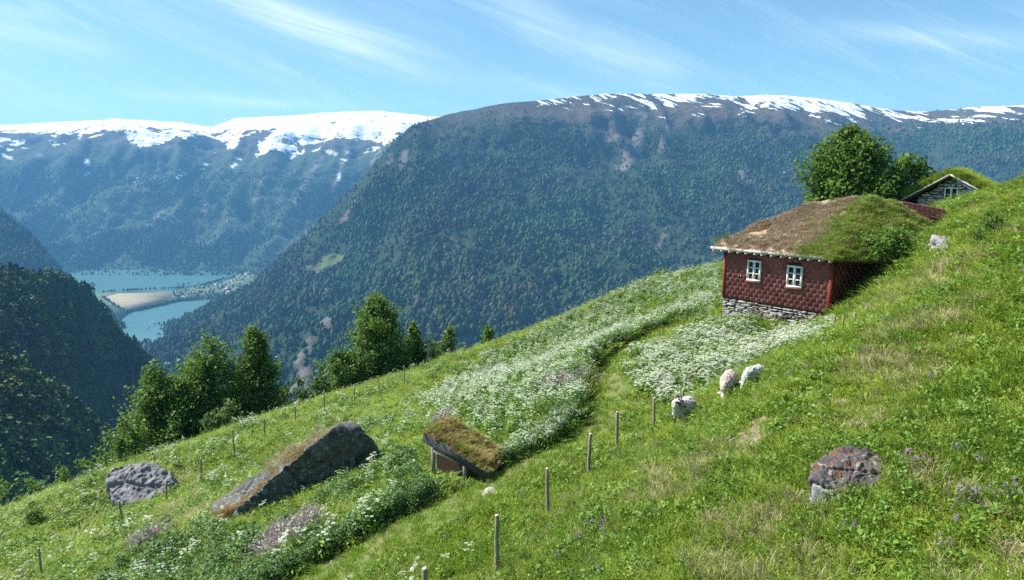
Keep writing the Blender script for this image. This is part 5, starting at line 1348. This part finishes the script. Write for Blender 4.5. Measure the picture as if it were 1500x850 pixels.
def umbels(ns, h, spread, seed, ur=0.045, pet=0.0105, np_=11):
    """stalks as slim blades and flat white heads"""
    r = np.random.default_rng(seed); sv = []; sf = []; uv_ = []; uf = []
    for i in range(ns):
        a = r.random() * 6.283; rad = spread * math.sqrt(r.random()); x, y = rad * math.cos(a), rad * math.sin(a); hh = h * r.uniform(.72, 1.12); tx, ty = x + r.normal(0, .08), y + r.normal(0, .08)
        b = r.random() * 3.14; wx, wy = .006 * math.cos(b), .006 * math.sin(b); k = len(sv)
        sv += [(x - wx, y - wy, -.03), (x + wx, y + wy, -.03), (tx + wx*.6, ty + wy*.6, hh), (tx - wx*.6, ty - wy*.6, hh)]; sf.append((k, k+1, k+2, k+3))
        for hd in range(r.integers(1, 4)):
            ox, oy = (0, 0) if hd == 0 else (r.normal(0, .09), r.normal(0, .09)); hz = hh - (0 if hd == 0 else abs(r.normal(.06, .05))); u = ur * (1 if hd == 0 else .75)
            for q in range(np_):
                aa = q * 2.4; rr = u * math.sqrt((q + .5) / np_); cx, cy2, cz = tx + ox + rr * math.cos(aa), ty + oy + rr * math.sin(aa), hz - rr * rr * 1.6 + r.normal(0, .004)
                s = pet * r.uniform(.75, 1.3); g = r.random() * 1.57; c1, s1 = s * math.cos(g), s * math.sin(g); k = len(uv_); tl = r.normal(0, .3)
                uv_ += [(cx + c1, cy2 + s1, cz + c1 * tl), (cx - s1, cy2 + c1, cz - s1 * tl), (cx - c1, cy2 - s1, cz - c1 * tl), (cx + s1, cy2 - c1, cz + s1 * tl)]; uf.append((k, k+1, k+2, k+3))
    return (np.array(sv), np.array(sf)), (np.array(uv_), np.array(uf))
def combine(name, parts_, mats):
    vs = []; by = {}; off = 0
    for (v, f), mi in parts_:
        vs.append(np.asarray(v)); by.setdefault(f.shape[1], []).append((np.asarray(f) + off, mi)); off += len(v)
    fs = [np.concatenate([q[0] for q in by[k]]) for k in by]; mi = np.concatenate([np.full(len(q[0]), q[1]) for k in by for q in by[k]])
    nf = sum(len(f) for f in fs); tint = np.random.default_rng(len(vs) * 7 + off).random(nf)
    return new_mesh(name, np.concatenate(vs), fs, mats, mi, False, {'tint': ('FACE', tint)})
def proto_collection(name, meshes):
    c = bpy.data.collections.new(name)
    for i, me in enumerate(meshes):
        o = bpy.data.objects.new('%s_%02d' % (name, i), me); c.objects.link(o)
    return c
def gn_group(name, coll):
    g = bpy.data.node_groups.new(name, 'GeometryNodeTree')
    g.interface.new_socket('Geometry', in_out='INPUT', socket_type='NodeSocketGeometry'); g.interface.new_socket('Geometry', in_out='OUTPUT', socket_type='NodeSocketGeometry')
    gi = g.nodes.new('NodeGroupInput'); go = g.nodes.new('NodeGroupOutput')
    ci = g.nodes.new('GeometryNodeCollectionInfo'); ci.inputs['Collection'].default_value = coll; ci.inputs['Separate Children'].default_value = True; ci.inputs['Reset Children'].default_value = True
    ip = g.nodes.new('GeometryNodeInstanceOnPoints'); ip.inputs['Pick Instance'].default_value = True
    def na(nm, ty):
        n = g.nodes.new('GeometryNodeInputNamedAttribute'); n.data_type = ty; n.inputs['Name'].default_value = nm; return n.outputs['Attribute']
    g.links.new(gi.outputs[0], ip.inputs['Points']); g.links.new(ci.outputs[0], ip.inputs['Instance'])
    g.links.new(na('idx', 'INT'), ip.inputs['Instance Index'])
    er = g.nodes.new('FunctionNodeEulerToRotation'); g.links.new(na('rot', 'FLOAT_VECTOR'), er.inputs[0]); g.links.new(er.outputs[0], ip.inputs['Rotation'])
    g.links.new(na('scl', 'FLOAT_VECTOR'), ip.inputs['Scale']); g.links.new(ip.outputs[0], go.inputs[0]); return g
def scatter(name, pos, idx, scl, coll, label, seed=0, parent=None, tilt=0.12, kind='stuff'):
    r = np.random.default_rng(seed + 99); n = len(pos)
    me = bpy.data.meshes.new(name); me.vertices.add(n); me.vertices.foreach_set('co', np.asarray(pos, np.float32).ravel())
    a = me.attributes.new('idx', 'INT', 'POINT'); a.data.foreach_set('value', np.asarray(idx, np.int32))
    rot = np.stack([r.normal(0, tilt, n), r.normal(0, tilt, n), r.random(n) * 6.283], -1).astype(np.float32)
    a = me.attributes.new('rot', 'FLOAT_VECTOR', 'POINT'); a.data.foreach_set('vector', rot.ravel())
    a = me.attributes.new('scl', 'FLOAT_VECTOR', 'POINT'); a.data.foreach_set('vector', np.asarray(scl, np.float32).ravel())
    o = link(name, me, parent, kind, label)
    md = o.modifiers.new('scatter', 'NODES'); md.node_group = gn_group(name, coll); return o

# prototypes
C_GRASS = proto_collection('grass_tuft', [combine('grass_tuft', [(blades(42, .22, .16, .0075, s, .85), 0), (leaves(10, .03, .17, .16, .022, s + 300, .7), 1)], [M_GRASS, M_WEED]) for s in range(5)])
C_MOWN = proto_collection('mown_tuft', [combine('mown_tuft', [(blades(46, .10, .15, .006, s + 20, .5), 0)], [M_MOWN]) for s in range(3)])
C_DRY = proto_collection('dry_tuft', [combine('dry_tuft', [(blades(36, .26, .15, .006, s + 40, .85), 0)], [M_DRY]) for s in range(3)])
C_RUST = proto_collection('rusty_tuft', [combine('rusty_tuft', [(blades(50, .26, .15, .006, s + 45, .7), 0)], [M_RUSTG]) for s in range(3)])
C_SODB = proto_collection('sod_tuft', [combine('sod_tuft', [(blades(40, .17, .16, .009, s + 50, .8), 0)], [M_SODB]) for s in range(3)])
C_WEED = proto_collection('herb', [combine('herb', [(leaves(44, .03, .22, .17, .030, s + 60, .6, .5), 0), (blades(12, .24, .15, .007, s + 61, .7), 1)], [M_WEED, M_GRASS]) for s in range(4)])
C_NET = proto_collection('nettle', [combine('nettle', [(leaves(110, .05, .72, .22, .045, s + 70, .7, .25), 0)], [M_NETTLE]) for s in range(4)])
def pars(s, h, ns, nleaf):
    st, um = umbels(ns, h, .2, s); return combine('parsley', [(st, 1), (um, 0), (leaves(nleaf, .05, h * .72, .22, .05, s + 5, .6, .3), 1), (blades(14, h * .6, .2, .007, s + 6), 2)], [M_UMBEL, M_WEED, M_GRASS])
C_PARS = proto_collection('cow_parsley', [pars(80 + 3 * s, .78, 5, 60) for s in range(4)])
C_WHITE = proto_collection('low_white_flower', [pars(100 + 3 * s, .46, 8, 44) for s in range(4)])
def flower(s, mat, n, h, pet):
    r = np.random.default_rng(s); vs = []; fs = []; sv = []; sf = []
    for i in range(n):
        x, y = r.normal(0, .07, 2); z = h * r.uniform(.7, 1.1)
        k = len(sv); sv += [(x - .004, y, -.02), (x + .004, y, -.02), (x + .003, y, z), (x - .003, y, z)]; sf.append((k, k+1, k+2, k+3))
        for q in range(7):
            a = q * .9; c = np.array([x + pet * .8 * math.cos(a), y + pet * .8 * math.sin(a), z + r.normal(0, .018)]); k = len(vs)
            u = np.array([math.cos(a), math.sin(a), r.normal(.2, .4)]) * pet; w = np.array([-math.sin(a), math.cos(a), r.normal(0, .4)]) * pet * .7
            vs += [c - u, c + w, c + u, c - w]; fs.append((k, k+1, k+2, k+3))
    return combine('flower', [((np.array(vs), np.array(fs)), 0), ((np.array(sv), np.array(sf)), 1)], [mat, M_WEED])
C_FLOW = proto_collection('wild_flower', [flower(1, M_PURPLE, 4, .27, .013), flower(2, M_PURPLE, 3, .30, .012), flower(3, M_YELLOW, 3, .26, .010), flower(4, M_MAGENTA, 4, .27, .017), flower(5, M_MAUVE, 9, .33, .013), flower(6, M_UMBEL, 4, .26, .009)])
C_DEAD = proto_collection('dead_stalk', [combine('dead_stalk', [(blades(16, .55, .22, .010, s + 130, .5), 0), (leaves(16, .2, .5, .2, .03, s + 131), 0)], [M_DEAD]) for s in range(3)])

# candidate points, thinner with distance
def in_view(x, y, z, mu=140, mv=120):
    u, v = proj(vec3(x, y, z)); return (u > -mu) & (u < 1500 + mu) & (v < 850 + mv) & (y > 3)
def candidates(dens, seed, box=(-34, 40, 4, 68), scale_from=13.0):
    """dens per m2 close by; returns x,y,z and the growth in width that keeps the cover closed"""
    r = np.random.default_rng(seed); x0, x1, y0, y1 = box; n = int((x1 - x0) * (y1 - y0) * dens)
    x = r.uniform(x0, x1, n); y = r.uniform(y0, y1, n); g = np.maximum(1.0, (np.hypot(x, y) / scale_from)) ** 0.75
    k = r.random(n) < 1 / g ** 2; x, y, g = x[k], y[k], g[k]
    z = H(x, y); k = in_view(x, y, z); return x[k], y[k], z[k], g[k], r
def hull2(p):
    p = sorted(map(tuple, p)); 
    def half(ps):
        h = []
        for q in ps:
            while len(h) > 1 and (h[-1][0]-h[-2][0])*(q[1]-h[-2][1]) - (h[-1][1]-h[-2][1])*(q[0]-h[-2][0]) <= 0: h.pop()
            h.append(q)
        return h
    return half(p)[:-1] + half(p[::-1])[:-1]
FOOT = [hull2(q * 0.86 + q.mean(0) * 0.14) for q in ROCKS]
house_fp = [tuple(hw(a, b, 0)[:2]) for a, b in ((-HL - .1, -.12), (.12, -.12), (.12, 8.9), (-HL - .1, 8.9))]
shel_fp = [tuple((SHEL_P[i, j] + SHEL_G)[:2]) for i, j in ((1, 1), (-2, 1), (-2, -2), (1, -2))]
Z_OUT = Gpoly([(1308,292),(1388,303),(1378,326),(1345,332)])
Z_FRONT = Gpoly([(610,655),(640,648),(712,690),(738,706),(700,732),(640,738),(612,705)])
Z_FACE = Gpoly([(318,758),(400,760),(480,745),(565,696),(592,716),(500,778),(400,800),(318,792)])
def clear(x, y):
    k = np.zeros(len(x), bool)
    for f in FOOT + [house_fp, Z_OUT]: k |= inpoly(x, y, f)
    return ~k
def zone(x, y, poly, wob=0.35): return inpoly(x + wob * perlin(vec3(x * .9, y * .9, 1.5)), y + wob * perlin(vec3(x * .9, y * .9, 8.5)), poly)
def vscale(g, r, lo=.7, hi=1.3, tall=0.25): 
    s = r.uniform(lo, hi, len(g)); return np.stack([s * g, s * g, s * g ** tall], -1)

# drifts read off the photograph: (u, v, radius in m)
def drift(x, y, spots):
    w = np.zeros(len(x))
    for (u, v, rad) in spots:
        q = G(u, v); w = np.maximum(w, np.exp(-((x - q[0]) ** 2 + (y - q[1]) ** 2) / rad ** 2))
    return w
DRY_SPOTS = [(1340,420,2.0),(1385,470,1.2),(1400,250,1),(1000,700,1.2),(1330,560,1.3),(1290,600,1.0),(1370,720,.7),(1180,830,.8),(1290,540,1.2),(1090,770,.8),(290,760,1.3),(262,745,1.0),(315,775,.8),(275,706,.8),(1210,735,.4),(1460,830,.6),(1330,480,.9),(1050,830,.6),(600,735,.5)]
LUSH_SPOTS = [(1450,560,1.6),(1480,640,1.2),(1310,765,.9),(1100,700,.9),(1150,570,1.3),(1430,460,1.0),(960,790,.8),(1200,510,1.5),(1410,690,.7),(1250,790,.6)]
HERB_SPOTS = [(1060,610,.8),(1010,660,.7),(1180,530,1.0),(930,720,.7),(1040,690,.6),(1110,560,.8),(960,750,.9),(870,770,.6),(1000,730,.7),(1270,690,.5),(1130,610,.9),(1290,790,.6),(1180,760,.5),(240,820,1.6),(180,810,1.4),(100,790,1.2),(360,790,2.0),(620,640,1.6),(560,640,1.6),(50,820,1.5),(500,650,1.4)]
def meadow():
    # tall grass
    x, y, z, g, r = candidates(52, 1)
    path = zone(x, y, Z_PATH, .15); white = zone(x, y, Z_WHITE); bank = zone(x, y, Z_BANK); net = zone(x, y, Z_NETTLE, .3); scar = zone(x, y, Z_SCAR, .05); ok = clear(x, y)
    dry = drift(x, y, DRY_SPOTS); lush = drift(x, y, LUSH_SPOTS); nz = fbm(vec3(x * .45, y * .45, 3), 3)
    mow = zone(x, y, Z_MOWN, .3); k = ok & ~path & (~mow | (r.random(len(x)) < .25)) & (~scar | (r.random(len(x)) < .3)) & ~(inpoly(x, y, shel_fp)) & (r.random(len(x)) > .5 * net) & (r.random(len(x)) > .45 * bank) & (r.random(len(x)) > .55 * white)
    isd = k & (r.random(len(x)) < np.clip(.05 + dry * .50 + .10 * nz - .3 * lush, 0.01, .7))
    k2 = k & ~isd
    h = (0.80 + .28 * nz + .35 * lush)
    sc = vscale(g, r); sc[:, 2] *= np.clip(h, .45, 1.5)
    scatter('grass', np.stack([x, y, z], -1)[k2], r.integers(0, 5, k2.sum()), sc[k2], C_GRASS, 'green meadow grass on the hillside', 1)
    sd = vscale(g, r, .65, 1.15); scatter('dry_grass', np.stack([x, y, z], -1)[isd], r.integers(0, 3, isd.sum()), sd[isd], C_DRY, 'straw coloured dry grass in the meadow', 2)
    # mown grass of the path
    x, y, z, g, r = candidates(70, 3, (-14, 14, 4, 40)); inp = zone(x, y, Z_PATH, .15); k = (inp | zone(x, y, Z_MOWN, .3)) & clear(x, y) & (r.random(len(x)) < np.where(inp, .62, .95) + .5 * fbm(vec3(x * .8, y * .8, 2), 3))
    scatter('mown_grass', np.stack([x, y, z + .01], -1)[k], r.integers(0, 3, k.sum()), (vscale(g, r) * np.where(inp, 1, 1.45)[:, None])[k], C_MOWN, 'short grass growing on the path', 3)
    # herbs everywhere in clumps
    x, y, z, g, r = candidates(26, 4); w = .30 + .50 * sstep(fbm(vec3(x * .6, y * .6, 9), 4), -.05, .5) + .7 * drift(x, y, HERB_SPOTS) + .5 * drift(x, y, LUSH_SPOTS) - .8 * drift(x, y, DRY_SPOTS)
    left = x < (y - 20) * .15 - 1.0
    w = w + .25 * left
    w = w * np.where(zone(x, y, Z_MOWN, .3), .3, 1)
    k = (r.random(len(x)) < w) & clear(x, y) & ~zone(x, y, Z_PATH, .15) & ~zone(x, y, Z_SCAR, .05) & ~inpoly(x, y, shel_fp)
    scatter('herbs', np.stack([x, y, z], -1)[k], r.integers(0, 4, k.sum()), vscale(g, r, .6, 1.5)[k], C_WEED, 'leafy green herbs among the meadow grass', 4)
    # nettles left of the path
    x, y, z, g, r = candidates(30, 5, (-24, 8, 8, 40)); nzn = fbm(vec3(x * .6, y * .6, 12), 3); k = ((zone(x, y, Z_NETTLE, .3) & (r.random(len(x)) < .62 + .7 * nzn)) | (r.random(len(x)) < .8 * drift(x, y, [(600,690,1.6),(640,720,1.2),(230,830,1.8),(540,640,1.2),(420,790,2)]))) & clear(x, y) & ~inpoly(x, y, shel_fp) & ~inpoly(x, y, Z_FRONT) & (~inpoly(x, y, Z_FACE) | (r.random(len(x)) < .12)) & ~zone(x, y, Z_PATH, .05)
    scatter('nettles', np.stack([x, y, z], -1)[k], r.integers(0, 4, k.sum()), (vscale(g, r, .4, .9) * (1 + .35 * np.clip(nzn, -1, 1))[:, None])[k], C_NET, 'dark green nettles and docks between the boulder and the path', 5)
    # cow parsley bank
    x, y, z, g, r = candidates(24, 6, (-24, 24, 14, 66), 48); bank = zone(x, y, Z_BANK, .3)
    loose = .12 * sstep(fbm(vec3(x * .35, y * .35, 21), 3), -.1, .5) * left_of(x, y)
    up = .42 * (zone(x, y, Gpoly([(610,600),(700,530),(850,462),(960,414),(1056,396),(1056,420),(900,470),(800,530),(740,600),(720,650),(650,620)]), .8))
    k = ((bank & (r.random(len(x)) < .40 + .8 * fbm(vec3(x * .5, y * .5, 31), 4))) | (r.random(len(x)) < np.maximum(loose, up))) & clear(x, y) & ~zone(x, y, Z_PATH, .05) & ~inpoly(x, y, shel_fp) & ~inpoly(x, y, Z_FRONT)
    scatter('cow_parsley', np.stack([x, y, z], -1)[k], r.integers(0, 4, k.sum()), vscale(g, r, .5, 1.25)[k], C_PARS, 'tall white cow parsley on the bank beside the path', 6)
    # rank growth right along the left edge of the path
    E = np.array(EDGE); n = 2600; t = r.random(n) * (len(E) - 1); i = np.minimum(t.astype(int), len(E) - 2); f = (t - i)[:, None]; q = E[i] * (1 - f) + E[i + 1] * f
    d = E[i + 1] - E[i]; nn = np.stack([-d[:, 1], d[:, 0]], -1) / np.linalg.norm(d, axis=1)[:, None]; q = q + nn * (.25 + 1.0 * r.random((n, 1)) ** 1.3)
    k = ~inpoly(q[:, 0], q[:, 1], shel_fp) & ~inpoly(q[:, 0], q[:, 1], Z_FRONT) & clear(q[:, 0], q[:, 1]); q = q[k]; z = H(q[:, 0], q[:, 1]); n = len(q)
    up_ = q[:, 1] > G(850, 640)[1] - 1.0
    a = ~up_ | (r.random(n) < .45); s3 = np.repeat(r.uniform(.32, .68, (n, 1)) * (1 + .35 * fbm(vec3(q[:, 0] * 1.2, q[:, 1] * 1.2, 6), 2))[:, None], 3, 1)
    scatter('nettles', np.stack([q[:, 0], q[:, 1], z], -1)[a], r.integers(0, 4, a.sum()), s3[a] * [1, 1, 1.05], C_NET, 'rank green growth along the left edge of the path', 61)
    a = ~a; scatter('cow_parsley', np.stack([q[:, 0], q[:, 1], z], -1)[a], r.integers(0, 4, a.sum()), s3[a], C_PARS, 'cow parsley along the left edge of the path', 62)
    # white flower field below the house
    x, y, z, g, r = candidates(34, 7, (-4, 22, 16, 44), 40); wn = fbm(vec3(x * .55, y * .55, 4), 4); k = zone(x, y, Z_WHITE, .9) & clear(x, y) & (r.random(len(x)) < .55 + .8 * wn)
    scatter('white_flowers', np.stack([x, y, z], -1)[k], r.integers(0, 4, k.sum()), (vscale(g, r, .55, 1.3) * (1 + .3 * wn)[:, None])[k], C_WHITE, 'dense white flowers on the terrace below the red house', 7)
    # wild flowers of the near slope
    x, y, z, g, r = candidates(2.6, 8, scale_from=40); pu = drift(x, y, [(870,790,.9),(960,650,1.0),(1430,745,1.0),(1330,690,.5),(850,640,.8),(1150,560,1.2),(820,550,1.6),(1460,640,1.0),(1250,790,.4),(800,800,.5),(1190,500,1.2),(710,580,1.5)])
    c = r.random(len(x)); idx = np.where(c < .12 + .25 * pu, 0, np.where(c < .62, 2, np.where(c < .80, 4, 5))); idx = np.where((idx == 0) & (r.random(len(x)) < .35), 1, idx); idx = np.where((idx == 0) & (r.random(len(x)) < .35 + .3 * pu), 4, idx)
    k = (r.random(len(x)) < .30 + .35 * pu) & clear(x, y) & ~zone(x, y, Z_PATH, .15)
    scatter('wild_flowers', np.stack([x, y, z], -1)[k], idx[k], vscale(g, r, .8, 1.2)[k], C_FLOW, 'purple, yellow and white wild flowers scattered in the grass', 8)
    # bold flowers seen singly in the photograph
    sp = [(1333,682,3),(1325,688,0),(1250,783,0),(1240,790,1),(1410,748,0),(1422,750,0),(1392,770,0),(1345,688,3),(1480,737,0),(1452,733,0),(1376,815,2),(1388,818,4),(1398,672,4),(1430,690,4),(1450,700,2),(1418,692,2),(1440,625,2),(1380,648,2),(1365,640,2),(1195,500,2),(875,785,0),(885,775,0),(850,800,4),(815,825,4),(1428,735,4),(1405,735,4)]
    q = np.array([G(u, v) for u, v, _ in sp for _k in range(2)]) + np.random.default_rng(1).normal(0, .05, (len(sp) * 2, 3)) * [1, 1, 0]
    scatter('wild_flowers', q, np.repeat([s[2] for s in sp], 2), np.full((len(q), 3), .85), C_FLOW, 'clumps of purple cranesbill and yellow flowers on the near slope', 9)
    # dead stalks
    for j, (u, v, rad, n, lab) in enumerate([(420,800,.75,70,'heap of pale pinkish dead stalks among the nettles'), (330 - 115, 800, .5, 30, 'pale dead stalks in the weeds at the lower left'), (820,570,.8,26,'mauve dry stalks in the bank of white flowers'), (650,625,.5,24,'grey dry stalks behind the sod shelter')]):
        c = G(u, v); r = np.random.default_rng(60 + j); p = c[:2] + r.normal(0, rad * .6, (n, 2)); z = H(p[:, 0], p[:, 1])
        scatter('dead_stalks', np.stack([p[:, 0], p[:, 1], z + .18], -1), r.integers(0, 3, n), np.repeat(r.uniform(.7, 1.4, (n, 1)), 3, 1), C_DEAD, lab, 70 + j, tilt=.45)
    # dry grass in the boulder cleft and behind its crest
    r = np.random.default_rng(77)
    def face_y(u):
        rx = float(ray(u, 700)[0]); (xa, ya), (xb, yb) = P(338, 760, 23.9)[:2], P(563, 700, 26.0)[:2]; m_ = (yb - ya) / (xb - xa); return (ya - m_ * xa) / (1 - m_ * rx)
    def along(pix, n, off, sd, dz):
        t = r.random(n) * (len(pix) - 1); i = np.minimum(t.astype(int), len(pix) - 2); f = t - i; pu = np.array(pix, float)
        uv = pu[i] * (1 - f[:, None]) + pu[i + 1] * f[:, None]
        q = np.array([P(u, v, face_y(u) + off) for u, v in uv]); return q + r.normal(0, sd, q.shape) * [1, 1, .3] + [0, 0, dz]
    q = along([(316,756),(350,738),(400,700),(440,668),(462,650)], 170, .55, .10, -.10)
    scatter('dry_grass', q, r.integers(0, 3, len(q)), np.repeat(r.uniform(.45, .95, (len(q), 1)), 3, 1), C_RUST, 'rusty dry grass growing in the cleft of the dark boulder', 77)
    q = along([(388,690),(420,664),(450,645),(485,628)], 90, 1.4, .18, -.12)
    scatter('dry_grass', q, r.integers(0, 3, len(q)), np.repeat(r.uniform(.7, 1.25, (len(q), 1)), 3, 1), C_DRY, 'tall straw grass standing behind the crest of the dark boulder', 78)
def left_of(x, y): return 1.0 * (x < 0.10 * (y - 20))
meadow()
# sod on the roofs: part of each building
def sod_cover():
    r = np.random.default_rng(12)
    for k, (p, w) in enumerate(ROOF_TOPS[:4]):
        q = p.reshape(-1, 3); n = (6500, 5200, 1500, 1500)[k]; i = r.integers(0, len(q), n); l = q[i] + r.normal(0, .06, (n, 3)) * [1, 1, .1]
        # green grows from the near hip over the ridge side; brown and dry on the sunny front
        s = l[:, 0] + 0.12 * l[:, 1] + .7 * fbm(l * .8, 3)
        gr = (s + r.normal(0, .42, n) > -0.75) if k == 0 else (np.ones(n, bool) if k in (1, 3) else np.zeros(n, bool))
        edge_ = (l[:, 1] < -.34) | (l[:, 0] < -HL - .18)
        hole = ((fbm(l * np.array([.9, .9, 0]) + 5, 3) > .34) & ~gr) | (edge_ & (r.random(n) < .7))
        l[:, 2] -= .03
        a = ~gr & ~hole
        if a.any(): scatter('roof_moss', l[a], r.integers(0, 3, a.sum()), np.repeat(r.uniform(.35, 1.0, (a.sum(), 1)), 3, 1), C_SODB, None, 200 + k, HOUSE)
        if k == 0:
            b_ = a & (r.random(n) < .05); scatter('roof_dry_lit_grass', l[b_], r.integers(0, 3, b_.sum()), np.repeat(r.uniform(.5, .9, (b_.sum(), 1)), 3, 1), C_DRY, None, 205, HOUSE)
            b_ = a & (fbm(l * 1.4, 3) > .42) & (r.random(n) < .5); scatter('roof_herbs', l[b_], r.integers(0, 4, b_.sum()), np.repeat(r.uniform(.3, .6, (b_.sum(), 1)), 3, 1), C_WEED, None, 206, HOUSE)
        if gr.any():
            d = gr & (r.random(n) < .38); e = gr & ~d  # pale straw tufts lighten the green part, standing in for sunlight on it
            scatter('roof_grass', l[e], r.integers(0, 5, e.sum()), np.repeat(r.uniform(.5, 1.05, (e.sum(), 1)), 3, 1), C_GRASS, None, 210 + k, HOUSE)
            if d.any(): scatter('roof_dry_lit_grass', l[d], r.integers(0, 3, d.sum()), np.repeat(r.uniform(.5, .95, (d.sum(), 1)), 3, 1), C_DRY, None, 220 + k, HOUSE)
            gr &= ~edge_; e &= ~edge_; f = e & (r.random(n) < .30)
            scatter('roof_herbs', l[f], r.integers(0, 4, f.sum()), np.repeat(r.uniform(.5, 1.2, (f.sum(), 1)), 3, 1), C_WEED, None, 230 + k, HOUSE)
    q = np.concatenate([t.reshape(-1, 3) for t in COT_TOPS]); n = 3000; i = r.integers(0, len(q), n); l = q[i] + r.normal(0, .08, (n, 3)) * [1, 1, .1]
    scatter('roof_grass', l, r.integers(0, 5, n), np.repeat(r.uniform(.8, 1.5, (n, 1)), 3, 1), C_GRASS, None, 240, COTTAGE)
    q = SHEL_P.reshape(-1, 3); n = 1500; i = r.integers(0, len(q), n); l = q[i] + r.normal(0, .05, (n, 3)) * [1, 1, .1] - [0, 0, .02]
    a = r.random(n) < .75
    scatter('roof_dry_lit_grass', l[a], r.integers(0, 3, a.sum()), np.repeat(r.uniform(.25, .5, (a.sum(), 1)), 3, 1), C_RUST, None, 250, SHELTER)
    scatter('roof_grass', l[~a], r.integers(0, 5, (~a).sum()), np.repeat(r.uniform(.3, .55, ((~a).sum(), 1)), 3, 1), C_GRASS, None, 251, SHELTER)
sod_cover()
# ------------------------------------------------------------------ haze: the valley air
def build_haze():
    m = bpy.data.materials.new('valley_haze'); m.use_nodes = True
    nt = m.node_tree; nt.nodes.clear()
    out = nt.nodes.new('ShaderNodeOutputMaterial'); pv = nt.nodes.new('ShaderNodeVolumePrincipled')
    pv.inputs['Density'].default_value = HAZE_DENSITY
    pv.inputs['Color'].default_value = HAZE_COLOR + (1,)
    pv.inputs['Density Attribute'].default_value = ''
    pv.inputs['Anisotropy'].default_value = 0.0
    nt.links.new(pv.outputs[0], out.inputs['Volume'])
    m.cycles.homogeneous_volume = True
    mb = MB(); mb.box((-10000, -3500, SEA - 7.5), (10000, 10000, 900))
    mb.obj('haze', [m], kind='stuff', label='thin blue valley haze')
HAZE_DENSITY = 8.0e-5
HAZE_COLOR = (0.21, 0.55, 1.0)
build_haze()
